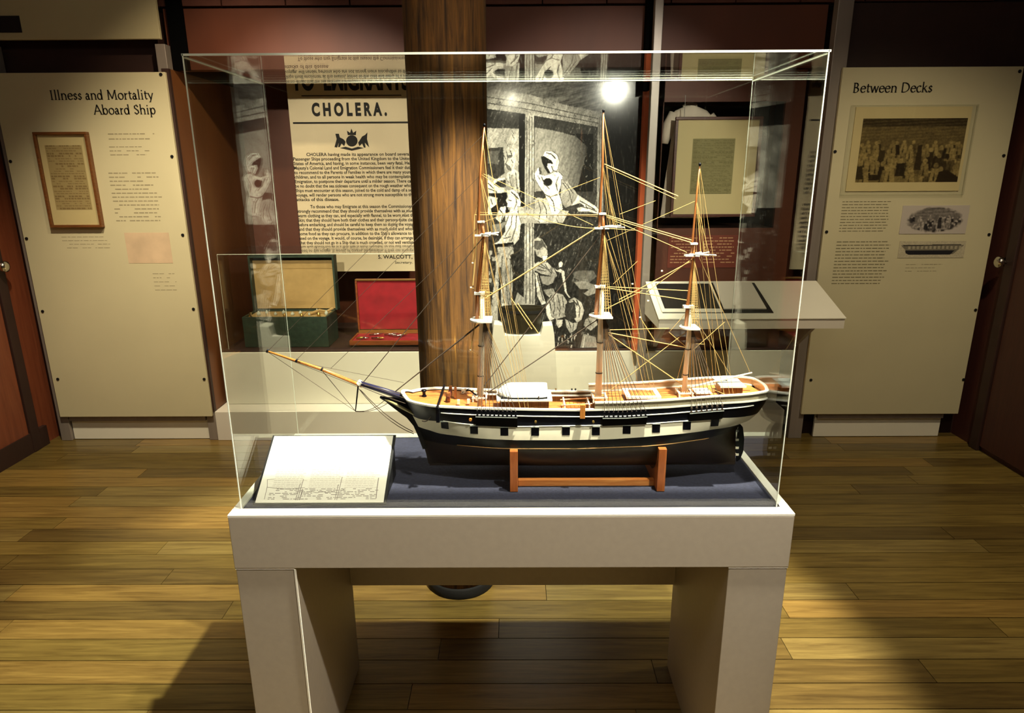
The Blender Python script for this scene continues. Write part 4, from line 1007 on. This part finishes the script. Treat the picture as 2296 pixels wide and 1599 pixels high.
# main rail
def rail_loop(dz, inset, xe=None, xb=None, n=70):
    xe = X_E if xe is None else xe; xb = X_B if xb is None else xb
    near = []
    for i in range(n+1):
        f_ = i/n; x = xb+(xe-xb)*(f_**1.6 if xb == X_B else f_); z = RAIL(x)+dz
        near.append(Vector((x, YC-max(.0, half(max(x, XS(RAIL(x))+1e-5), RAIL(x), RAIL(x))-inset), z)))
    return near
nr = rail_loop(0, .002, xe=at(1340, 915, Y=1.5).x)
full = nr[::-1]+[Vector((p.x, 2*YC-p.y, p.z)) for p in nr[1:]]
MB().sweep(full, .0085, .004).build('main_rail', pwhite, ship)
xpo = at(1334, 915, Y=1.5).x
nr = rail_loop(0, .001, xb=xpo, xe=X_E-.002)
mb = MB(); mb.sweep(nr, .006, .004); mb.sweep([Vector((p.x, 2*YC-p.y, p.z)) for p in nr], .006, .004); mb.build('sheer_strake', pwhite, ship)
# poop bulwark and rail
PH = .0185
mb = MB()
pn = rail_loop(0, .001, xb=xpo, xe=X_E-.0025)
hs = pn[-1].y
tail = [Vector((X_E-.0025+.009*math.sin(math.pi*j/12), hs+(2*YC-2*hs)*j/12, pn[-1].z)) for j in range(1, 12)]
loop = pn+tail+[Vector((p.x, 2*YC-p.y, p.z)) for p in pn[::-1]]
mb.grid([[p+Vector((0, 0, .003)) for p in loop], [p+Vector((0, 0, PH)) for p in loop]])
mb.build('poop_bulwark', mat('bulwark_cream', col(206, 196, 164), .5), ship, thick=.0015)
MB().sweep([p+Vector((0, 0, PH)) for p in loop], .008, .0035).build('poop_rail', pwhite, ship)
# decks
def deck(name, m, u0, u1, dz, inset=.003):
    xa, xb = (at(u0, 900, Y=YC).x, at(u1, 900, Y=YC).x); rows = []
    for i in range(41):
        x = xa+(xb-xa)*i/40; h = max(.001, half(max(x, XS(RAIL(x))+1e-4), RAIL(x), RAIL(x))-inset); z = RAIL(x)+dz
        rows.append([(x, YC-h+2*h*j/4, z+.0015*(1-(j/2-1)**2)) for j in range(5)])
    return MB().grid(rows).build(name, m, ship)
deck('forecastle_deck', deckw, 908, 1072, -.003); deck('waist_deck', deckw, 1070, 1336, -.026); deck('poop_deck', deckw, 1333, 1703, .001)
# bulkhead steps
for u, z_a, z_b in ((1071, -.026, -.003), (1334, -.026, .001)):
    x = at(u, 900, Y=YC).x; h = half(x, RAIL(x), RAIL(x))-.003
    Bx('bulkhead', house, x-.0015, x+.0015, YC-h, YC+h, RAIL(x)+z_a, RAIL(x)+z_b, parent=ship)
# inner lining and belaying rail in the waist
xa, xb = at(1072, 900, Y=YC).x, at(1334, 900, Y=YC).x
for sg_ in (-1, 1):
    rows = []
    for i in range(21):
        x = xa+(xb-xa)*i/20; h = half(x, RAIL(x), RAIL(x))-.003
        rows.append([(x, YC+sg_*h, RAIL(x)-.026), (x, YC+sg_*h, RAIL(x)+.001)])
    MB().grid(rows).build('bulwark_lining', house, ship)
    rows = [Vector((x_, YC+sg_*(half(x_, RAIL(x_), RAIL(x_))-.007), RAIL(x_)-.010)) for x_ in np.linspace(xa, xb, 14)]
    MB().sweep(rows, .006, .003).build('pin_rail', pwhite, ship)
# gunports
for u, v in ((996, 958), (1063, 964), (1131, 967), (1200, 967), (1269, 966), (1336, 966), (1405, 963), (1471, 960), (1540, 954), (1603, 951-4)):
    for sgn in (-1, 1):
        p = at(u, v, Y=1.5); x, z = p.x, p.z; h0, h1_ = half(x, z+.010, RAIL(x)), half(x, z-.010, RAIL(x)); w_ = .0095; eo = .0034 if u == 1603 else .0012
        pts = [(x-w_, YC+sgn*(half(x-w_, z-.0105, RAIL(x))+eo), z-.0105), (x+w_, YC+sgn*(half(x+w_, z-.0105, RAIL(x))+eo), z-.0105),
               (x+w_, YC+sgn*(half(x+w_, z+.0105, RAIL(x))+eo), z+.0105), (x-w_, YC+sgn*(half(x-w_, z+.0105, RAIL(x))+eo), z+.0105)]
        MB().prism(pts, (0, -sgn*(.002+eo), 0)).build('gunport', hullblack, ship)
        MB().box(x-w_, x+w_, *sorted((YC+sgn*(h0-.001), YC+sgn*(h0+.0035))), z+.0105, z+.012).build('port_lintel', pgrey, ship)
# channels, deadeyes and chain plates
CH = {'fore': (1066, 1160, 10), 'main': (1352, 1452, 10), 'mizzen': (1547, 1623, 7)}
DE = {}
for k, (u0, u1, n) in CH.items():
    for sgn in (-1, 1):
        xa, xb = at(u0, 935, Y=1.488).x, at(u1, 935, Y=1.488).x
        path = [Vector((x, YC+sgn*(half(x, LINE(x), RAIL(x))+.006), LINE(x)-.0030)) for x in np.linspace(xa, xb, 12)]
        MB().sweep(path, .012, .003).build('channel', hullblack, ship)
        MB().sweep([p+Vector((0, sgn*.0062, .0022)) for p in path], .0012, .0012).build('channel_edge', pgrey, ship)
        side = []
        for x in np.linspace(xa, xb, 12):
            side.append([(x, YC+sgn*(half(x, LINE(x), RAIL(x))+.0115), LINE(x)-.003), (x, YC+sgn*(half(x, WT(x), RAIL(x))+.004), WT(x)-.0005)])
        MB().grid(side).build('chain_plates', mat('plate_black', col(3, 3, 6), .8, spec=.05), ship)
        de = MB(); L_ = []
        for x in np.linspace(xa+.004, xb-.004, n):
            p = Vector((x, YC+sgn*(half(x, LINE(x), RAIL(x))+.010), LINE(x)+.0035))
            for dz in (0, .0095):
                q = p+Vector((0, 0, dz)); de.tube([q+Vector((0, -.0014, 0)), q+Vector((0, .0014, 0))], .0026, 8)
            de.tube([p, p+Vector((0, 0, .0095))], .0006, 5); L_.append(p+Vector((0, 0, .011)))
        o = de.build('deadeyes', hullblack if k != 'mizzen' else roped, ship); o['kind'] = 'stuff'; DE[(k, sgn)] = L_
# beakhead, bowsprit, jib boom
pp = lambda u, v, Y=YC: at(u, v, Y=Y)
MB().prism([pp(*q, Y=YC-.004) for q in ((857, 892), (868, 904), (890, 921), (912, 937), (927, 955), (938, 980), (948, 1008), (958, 1005), (952, 960), (934, 925), (915, 903), (890, 893))], (0, .008, 0)).build('cutwater', hullblack, ship)
for dy in (-.010, .010):
    MB().tube([pp(858, 893), pp(880, 903, YC+dy*.5), pp(905, 916, YC+dy), pp(930, 930, YC+dy*1.6)], [.003, .0035, .004, .003], 6).build('head_rail', mat('olive_gilt', col(140, 128, 74), .4), ship)
MB().tube([pp(852, 890), pp(860, 893), pp(866, 899)], [.003, .0055, .003], 8).build('figurehead', hullblack, ship)
MB().tube([pp(912, 893), pp(860, 876), pp(806, 859)], [.0085, .0075, .006], 12).build('bowsprit', mat('bowsprit_navy', col(38, 36, 66), .35), ship, smooth=True)
MB().tube([pp(812, 865), pp(723, 829), pp(598, 787)], [.0052, .0042, .0024], 10).build('jib_boom', sparo, ship, smooth=True)
MB().tube([pp(810, 856), pp(804, 862)], .0075, 10).build('bowsprit_cap', pwhite, ship)
for q in ((722, 828), (665, 809), (600, 787)): MB().tube([pp(q[0]-2, q[1]-1), pp(q[0]+2, q[1]+1)], .0052, 8).build('boom_band', hullblack, ship)
MB().tube([pp(803, 866), pp(797, 922)], [.0022, .0014], 7).build('dolphin_striker', hullblack, ship)
# masts
MASTS = {
 'fore': dict(base=(1076, 898), top=(1081, 716), cap=(1080, 658), ct=(1085, 528), cap2=(1080, 498), hounds=(1076, 391), truck=(1086, 284)),
 'main': dict(base=(1341, 893), top=(1348, 707), cap=(1350, 643), ct=(1353, 512), cap2=(1352, 480), hounds=(1351, 368), truck=(1353, 252)),
 'mizzen': dict(base=(1533, 886), top=(1546, 733), cap=(1548, 688), ct=(1555, 573), cap2=(1557, 547), hounds=(1561, 448), truck=(1569, 372)),
}
for k, m in MASTS.items():
    r0 = .0085 if k != 'mizzen' else .0068
    P0_ = pp(*m['base']); P0_.z -= .012
    MB().tube([P0_, pp(*m['top']), pp(*m['cap'])], [r0, r0*.78, r0*.62], 14).build('lower_mast', spar, ship, smooth=True)
    # topmast stepped on the forward side of the masthead
    off = Vector((-.0125, 0, 0)) if k != 'mizzen' else Vector((-.009, 0, 0))
    a, b, c_ = pp(*m['top'])+off+Vector((0, 0, -.002)), pp(*m['ct']), pp(*m['cap2'])
    MB().tube([a, pp(*m['cap'])+off*.8, b, c_], [r0*.62, r0*.6, r0*.45, r0*.42], 12).build('topmast', mast_b, ship, smooth=True)
    a2 = pp(*m['ct'])+off*.7
    MB().tube([a2, c_+off*.6, pp(*m['hounds']), pp(*m['truck'])], [r0*.42, r0*.4, r0*.34, r0*.2], 10).build('topgallant_mast', mast_b, ship, smooth=True)
    q = pp(*m['truck']); MB().lathe((q.x, q.y, q.z-.001), [(.0015, 0), (.0032, .003), (.0032, .006), (.001, .008)], 10).build('truck', hullblack, ship, smooth=True)
    # top platform: rounded fore, square aft
    tq = pp(*m['top']); w_ = .027 if k != 'mizzen' else .022
    ring = [(tq.x+w_*.9, YC-w_*1.15), (tq.x+w_*.9, YC+w_*1.15)]+[(tq.x-w_*.1+w_*1.0*math.cos(an), YC+w_*1.15*math.sin(an)) for an in np.linspace(math.pi/2, 3*math.pi/2, 11)]
    MB().prism([(x, y_, tq.z-.003) for x, y_ in ring][::-1], (0, 0, .0045)).build('top_platform', pwhite, ship, bevel=.0006)
    cq = pp(*m['cap'])
    MB().box(cq.x-.018, cq.x+.008, YC-.007, YC+.007, cq.z-.003, cq.z+.004).build('mast_cap', pwhite, ship, bevel=.001)
    cq = pp(*m['cap2']); MB().box(cq.x-.010, cq.x+.007, YC-.005, YC+.005, cq.z-.002, cq.z+.003).build('mast_cap', pwhite, ship, bevel=.0008)
    xq = pp(*m['ct'])
    for dy in (-.006, .006): MB().box(xq.x-.021, xq.x+.013, YC+dy-.0018, YC+dy+.0018, xq.z-.0015, xq.z+.0025).build('trestle_tree', pwhite, ship)
    ln_ = .043 if k != 'fore' else .030
    for dx, sg_ in ((-.010, -1), (-.010, 1), (.008, -1), (.008, 1)):
        MB().tube([(xq.x+dx, YC, xq.z+.003), (xq.x+dx+ln_*.85, YC+sg_*.030, xq.z+.004)], .0017, 6).build('crosstree', pwhite, ship)
    for t_ in (.35, .7):
        q = P0_.lerp(pp(*m['top']), t_); MB().tube([q-Vector((0, 0, .001)), q+Vector((0, 0, .001))], r0*1.04, 12).build('mast_band', roped, ship)
# ropes
def line(mb, a, b, r=.00085, sag=0.):
    a = Vector(a); b = Vector(b); n = 7 if sag else 1
    pts = [a.lerp(b, i/n)+Vector((0, 0, -sag*4*(i/n)*(1-i/n))) for i in range(n+1)]; mb.tube(pts, r, 5, cap=False)
for k, m in MASTS.items():
    T = pp(*m['top']); T.z -= .006; CT = pp(*m['ct']); HD = pp(*m['hounds']); TR_ = pp(*m['truck'])
    w_ = .027 if k != 'mizzen' else .022
    for sgn in (-1, 1):
        mb = MB(); feet = DE[(k, sgn)]
        for i, p in enumerate(feet): line(mb, p, T+Vector((.004+.0004*i, sgn*.006, 0)), .00075)
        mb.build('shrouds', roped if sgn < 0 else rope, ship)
        mb = MB()
        for i in range(5):
            line(mb, (T.x-w_*.2+w_*1.0*i/4, YC+sgn*w_*1.1, T.z+.008), CT+Vector((.002, sgn*.003, -.004)), .0006)
        hh_ = (CT.z-T.z)
        for j in range(3, 30):
            f_ = j/31; zz = T.z+.008+hh_*f_; yy_ = YC+sgn*w_*1.1*(1-f_); line(mb, (T.x+(CT.x-T.x)*f_-w_*.2*(1-f_), yy_, zz), (T.x+(CT.x-T.x)*f_+w_*.8*(1-f_), yy_, zz), .00035)
        o = mb.build('topmast_shrouds', rope, ship); o['kind'] = 'stuff'
        mb = MB()
        line(mb, CT+Vector((.03, sgn*.024, .004)), HD, .0005); line(mb, CT+Vector((.012, sgn*.02, .004)), HD, .0005); line(mb, CT+Vector((.02, sgn*.018, .004)), TR_.lerp(HD, .3), .0004)
        # backstays down to the rail abaft the shrouds
        bx = feet[-1].x+.012; by = YC+sgn*(half(bx, RAIL(bx), RAIL(bx)))
        line(mb, (bx, by, RAIL(bx)), CT, .00055); line(mb, (bx+.012, by, RAIL(bx)), HD, .00045); line(mb, (bx+.02, by, RAIL(bx)), TR_, .0004)
        mb.build('backstays', rope, ship)
def stays(name, m, segs, Y=YC):
    mb = MB()
    for s in segs:
        (u0, v0), (u1, v1) = s[0], s[1]; r = s[2] if len(s) > 2 else .00085; dy = s[3] if len(s) > 3 else 0.; sag = s[4] if len(s) > 4 else 0
        a = at(u0, v0, Y=Y+dy); b = at(u1, v1, Y=Y+(s[5] if len(s) > 5 else dy)); line(mb, a, b, r, sag)
    return mb.build(name, m, ship)
stays('forestay', roped, [((1081, 722), (884, 880), .0014), ((1081, 724), (880, 883), .0014)])
stays('fore_topmast_stay', roped, [((1085, 530), (814, 858), .0011), ((1083, 500), (742, 826), .0006)])
stays('jib_stays', roped, [((1078, 392), (664, 808), .0005), ((1086, 300), (600, 788), .0005)])
stays('martingale', roped, [((600, 789), (797, 922), .0006), ((722, 831), (797, 922), .0008), ((797, 922), (862, 898), .0008, 0, .010), ((797, 923), (868, 905), .0008, 0, .008), ((808, 874), (926, 968), .0010, -.004, .012), ((803, 870), (928, 973), .0010, -.006, .018)])
stays('boom_guys', roped, [((606, 790), (803, 868), .0005), ((700, 818), (905, 858), .0005, 0., 0, .05), ((640, 800), (905, 892), .0005, 0, 0, -.03), ((812, 862), (905, 885), .0009, -.004, 0, -.03), ((808, 866), (910, 905), .0009, -.006, .002, -.035)])
stays('catenary_chain', roped, [((946, 944), (966, 934), .0011, -.06, .006)])
stays('main_stay', roped, [((1347, 712), (1098, 878), .0013), ((1352, 520), (1064, 893), .0012)])
stays('main_topmast_stay', rope, [((1343, 508), (1090, 668), .0018), ((1350, 482), (1064, 482), .0011), ((1350, 486), (1068, 476), .0006), ((1353, 395), (1080, 500), .0005)])
stays('fore_braces', rope, [((1065, 482), (1084, 398), .0006), ((1064, 482), (1060, 590), .0011), ((1072, 500), (1060, 640), .0016), ((1056, 645), (1110, 658), .0006), ((1074, 675), (1055, 785), .0016), ((1055, 785), (1075, 800), .0006), ((1145, 668), (1192, 738), .0014), ((1160, 680), (1207, 748), .0014), ((1080, 392), (1195, 470), .0006), ((1084, 390), (1330, 505), .0006), ((1180, 478), (1335, 512), .0009, 0, .008)])
stays('main_braces', rope, [((1355, 368), (1520, 440), .0015), ((1358, 374), (1515, 446), .0009), ((1358, 482), (1555, 540), .0013), ((1360, 486), (1556, 546), .0013), ((1362, 488), (1540, 566), .0009), ((1357, 512), (1430, 517), .0007), ((1390, 480), (1470, 450), .0006), ((1388, 672), (1549, 586), .0011), ((1360, 692), (1440, 652), .0010), ((1362, 643), (1545, 652), .0011), ((1364, 646), (1546, 674), .0012), ((1360, 740), (1500, 736), .0010), ((1360, 745), (1541, 780), .0013), ((1362, 748), (1534, 865), .0013), ((1375, 637), (1430, 585), .0006), ((1362, 520), (1418, 700), .0007, .02), ((1366, 560), (1420, 730), .0007, .03)])
stays('mizzen_stays', rope, [((1547, 738), (1362, 880), .0009), ((1553, 580), (1450, 655), .0010), ((1561, 450), (1360, 540), .0005), ((1435, 712), (1470, 768), .0011), ((1500, 745), (1541, 780), .0008), ((1545, 770), (1580, 772), .0006), ((1580, 772), (1570, 740), .0006), ((1548, 790), (1625, 722), .0006), ((1503, 742), (1540, 700), .0005)])
stays('spanker_gear', rope, [((1560, 560), (1683, 838), .0005), ((1550, 700), (1640, 845), .0005), ((1585, 868), (1625, 884), .0008, -.03)])
for u, v in ((1484, 608), (1435, 712), (1060, 590), (1056, 645), (1055, 785), (1418, 637), (1453, 675)):
    q = pp(u, v); MB().tube([q-Vector((.002, 0, 0)), q+Vector((.002, 0, 0))], .0022, 8).build('block', spar, ship)
MB().tube([pp(1540, 871), pp(1612, 853), pp(1686, 836)], [.0028, .0032, .0020], 8).build('spanker_boom', spar, ship, smooth=True)
# deckhouse with an upturned boat
def zdeck(u, dz): return RAIL(at(u, 900, Y=YC).x)+dz
hx0, hx1 = at(1120, 899, Y=1.54).x, at(1231, 899, Y=1.54).x; hz0, hz1 = zdeck(1175, -.026), at(1175, 898, Y=1.535).z-.004
Bx('deckhouse', house, hx0, hx1, 1.543, 1.607, hz0, hz1, parent=ship)
Bx('deckhouse_roof', pwhite, hx0-.008, hx1+.008, 1.535, 1.615, hz1, hz1+.005, parent=ship, bevel=.001)
for x in np.linspace(hx0+.008, hx1-.008, 9):
    Bx('panel_strip', pwhite if False else house, x-.001, x+.001, 1.5415, 1.543, hz0, hz1, parent=ship)
bt = []; z0 = hz1+.010; Lb = hx1-hx0+.002
for i in range(21):
    f_ = i/20; x = hx0-.006+Lb*f_; wv = .037*(1-(max(0, .35-f_)/.35)**2.2)**.6*(1-.18*max(0, (f_-.85)/.15)**2); wv = max(wv, .002); hv = .024*(1-(max(0, .3-f_)/.3)**2*.75)
    bt.append([(x, 1.575+wv*math.cos(an), z0+hv*math.sin(an)**.7 if math.sin(an) > 0 else z0) for an in np.linspace(math.pi, 0, 13)])
mb = MB().grid(bt); mb.add(bt[-1], [tuple(range(13))]); mb.build('upturned_boat', pwhite, ship, smooth=True)
Bx('boat_chock', hullblack, hx0+.004, hx1-.004, 1.542, 1.608, hz1+.0052, z0-.0002, parent=ship)
for u in (1141, 1208): q = at(u, 893, Y=1.536); MB().tube([(q.x, 1.537, hz1+.002), (q.x, 1.5375, hz1+.014)], .0014, 6).build('boat_lashing', roped, ship)
# hatches, skylights, bitts
def house_box(u0, u1, vt_, y0, y1, zb_, roofm, wallm, ov=.004, name='skylight'):
    a, b = at(u0, vt_, Y=y0), at(u1, vt_, Y=y0); zt2 = a.z*.5+b.z*.5
    Bx(name, wallm, a.x+ov, b.x-ov, y0+ov, y1-ov, zb_, zt2-.003, parent=ship)
    return a.x, b.x, zt2
pz = zdeck(1440, .001)
a, b, z_ = house_box(1405, 1483, 892, 1.540, 1.608, pz, pwhite, house)
mb = MB()
for q in ((a, b, 1.540, 1.550), (a, b, 1.598, 1.608), (a, a+.011, 1.55, 1.598), (b-.011, b, 1.55, 1.598)): mb.box(q[0], q[1], q[2], q[3], z_-.003, z_+.002)
mb.build('skylight_frame', pwhite, ship); Bx('skylight_slats', deckw, a+.011, b-.011, 1.55, 1.598, z_-.003, z_-.0005, parent=ship)
for x in np.linspace(a+.018, b-.018, 6): Bx('skylight_bar', mast_b, x-.0006, x+.0006, 1.551, 1.597, z_-.0005, z_+.001, parent=ship)
pz = zdeck(1640, .001)
a, b, z_ = house_box(1617, 1670, 866, 1.548, 1.606, pz, pgrey, house, .003, 'aft_house')
Bx('aft_house_roof', pgrey, a-.002, b+.002, 1.545, 1.609, z_-.003, z_+.001, parent=ship, bevel=.0008)
Bx('roof_rim', pwhite, a-.003, b+.003, 1.5435, 1.5448, z_-.003, z_+.0022, parent=ship)
MB().tube([((a+b)/2-.014, 1.590, z_+.0012), ((a+b)/2-.008, 1.585, z_+.004), ((a+b)/2-.002, 1.588, z_+.0012)], .0012, 6).build('roof_handle', hullblack, ship)
a, b, z_ = house_box(1560, 1596, 881, 1.555, 1.592, zdeck(1580, .001), pwhite, house, .002, 'companion_hatch')
Bx('hatch_cover', pwhite, a, b, 1.553, 1.594, z_-.003, z_, parent=ship, bevel=.0006)
a, b, z_ = house_box(1270, 1316, 913, 1.548, 1.592, zdeck(1298, -.026), pwhite, mast_b, .003, 'main_hatch')
for x in np.linspace(a+.006, b-.006, 5): Bx('hatch_plank', sparo, x-.0042, x+.0042, 1.552, 1.588, z_-.003, z_-.001, parent=ship)
for dy in (-.02, .022): MB().tube([(a-.012, YC+dy, z_+.002), (b+.014, YC+dy, z_+.006)], .0022, 6).build('spare_spar', sparo, ship)
for x in (a-.004, b+.006):
    MB().box(x-.0016, x+.0016, YC-.03, YC-.026, z_-.012, z_+.006).box(x-.0016, x+.0016, YC+.026, YC+.03, z_-.012, z_+.006).box(x-.0016, x+.0016, YC-.03, YC+.03, z_+.0045, z_+.0065).build('skid_frame', pwhite, ship)
for k_, u in (('fore', 1076), ('main', 1343), ('mizzen', 1533)):
    x = at(u, 895, Y=YC).x; zz = zdeck(u, -.003 if k_ == 'fore' else .001)
    mb = MB()
    for dx in (-.016, .016):
        for dy in (-.018, .018): mb.box(x+dx-.0018, x+dx+.0018, YC+dy-.0018, YC+dy+.0018, zz-.001, zz+.014)
    for dy in (-.018, .018): mb.box(x-.019, x+.019, YC+dy-.002, YC+dy+.002, zz+.0105, zz+.0135)
    for dx in (-.016, .016): mb.box(x+dx-.002, x+dx+.002, YC-.019, YC+.019, zz+.0105, zz+.0135)
    mb.build('fife_rail', pwhite, ship)
    mb = MB()
    for j in range(7):
        for dy in (-.018, .018): q = (x-.015+j*.005, YC+dy, zz+.008); mb.tube([q, (q[0], q[1], q[2]+.009)], .0009, 5)
    o = mb.build('belaying_pins', spar, ship); o['kind'] = 'stuff'
# forecastle gear
zz = zdeck(960, -.002)
q = at(955, 880, Z=zz); MB().lathe((q.x, YC+.006, zz), [(.0065, 0), (.0065, .003), (.0038, .006), (.0042, .013), (.0068, .015), (.0065, .019)], 14).build('capstan', hullblack, ship, smooth=True)
xw = at(1008, 880, Y=YC).x
for dy in (-.026, .026): Bx('windlass_bitt', mast_b, xw-.004, xw+.004, YC+dy-.004, YC+dy+.004, zz, zz+.022, parent=ship)
MB().tube([(xw, YC-.034, zz+.011), (xw, YC-.01, zz+.011), (xw, YC+.01, zz+.011), (xw, YC+.034, zz+.011)], [.0035, .005, .005, .0035], 12).build('windlass_barrel', mat('windlass_red', col(84, 30, 18), .6), ship)
Bx('windlass_post', mast_b, xw+.012, xw+.018, YC-.004, YC+.004, zz, zz+.028, parent=ship)
xc = at(989, 890, Y=YC).x
Bx('cathead_beam', hullblack, xc-.0028, xc+.0028, YC-.090, YC+.083, zz+.0005, zz+.0065, parent=ship)
Bx('cathead_support', hullblack, xc-.004, xc+.004, YC-.083, YC-.0735, zz-.035, zz+.001, parent=ship)
mb = MB()
for dx, dy in ((.03, .04), (.036, .046), (.026, -.05), (.05, -.045), (.062, .035), (.07, -.02)):
    mb.box(xw+dx-.003, xw+dx+.003, YC+dy*.9-.003, YC+dy*.9+.003, zz-.001, zz+.010)
mb.build('deck_blocks', spar, ship)['kind'] = 'stuff'
MB().tube([(xw+.035, YC+.045, zz+.002), (xw+.05, YC+.02, zz+.012), (xw+.072, YC-.015, zz+.008)], [.0016, .002, .0016], 6).build('anchor_shank', hullblack, ship)
MB().tube([(xw+.03, YC+.028, zz+.004), (xw+.034, YC+.046, zz+.001), (xw+.046, YC+.058, zz+.004)], [.001, .0022, .001], 6).build('anchor_arm', hullblack, ship)
q = at(1055, 940, Y=1.497); MB().tube([(q.x, q.y, q.z), (q.x, q.y-.006, q.z)], .0035, 10).build('port_boss', sparo, ship)
q = at(1201, 945, Y=1.497); MB().tube([(q.x, q.y, q.z), (q.x, q.y-.006, q.z)], .0028, 10).build('port_boss', M_['gold'], ship)
q = at(1330, 945, Y=1.497); MB().tube([(q.x, q.y, q.z), (q.x, q.y-.006, q.z)], .0028, 10).build('port_boss', M_['gold'], ship)
# side ladder by the main mast, rail stanchions in the waist
a = at(1306, 917, Y=1.494); Bx('gangway_ladder', sparo, a.x-.006, a.x+.006, 1.486, 1.4955, a.z-.022, a.z+.012, parent=ship)
for u in (1282, 1290, 1246): p = at(u, 880, Y=1.648); Bx('stanchion', hullblack if u != 1246 else house, p.x-.002, p.x+.002, 1.646, 1.650, RAIL(p.x), RAIL(p.x)+.008, parent=ship)
# rudder
MB().prism([pp(*q, Y=YC-.0035) for q in ((1657, 948), (1666, 958), (1669, 985), (1667, 1012), (1660, 1030), (1652, 1036), (1650, 1000))], (0, .007, 0)).build('rudder', hullblack, ship, bevel=.001)
for v in (965, 985, 1003, 1018): a = pp(1650, v); Bx('gudgeon', spar if v > 980 else pgrey, a.x-.002, a.x+.006, YC-.0045, YC+.0045, a.z-.003, a.z+.003, parent=ship)
mb = MB(); line(mb, at(1590, 922, Y=1.497), at(1672, 934, Y=1.53), .0006); mb.build('rudder_line', rope, ship)
MB().tube([at(1660, 921, Y=1.519), at(1667, 931, Y=1.519)], .0022, 8).build('quarter_block', pwhite, ship)

# ------------------------------------------------------------------ spotlights overhead (out of the picture, seen mirrored)
bulb = emit_mat('lamp_face', (1, .9, .72), 18)
for p, t_, e_, cone, bl, rad, colr, wh in LAMPS:
    d = (Vector(t_)-Vector(p)).normalized(); p = Vector(p)
    s_ = thing('track_spotlight', 'small black ceiling spotlight aimed at '+wh, 'lamp', tuple(p-d*.03), 'track spotlights above the exhibition')
    b0 = p-d*.012; mb = MB(); mb.tube([b0-d*.14, b0-d*.12, b0-d*.03, b0-d*.012], [.02, .036, .042, .044], 18); mb.build('lamp_housing', M_['black'], s_)
    MB().tube([b0-d*.0115, b0-d*.010], .030, 18).build('lamp_face', bulb, s_)
    tp_ = b0-d*.08; MB().tube([tp_, Vector((tp_.x, tp_.y, Z_TOP-.001))], .008, 8).build('lamp_stem', M_['black'], s_)
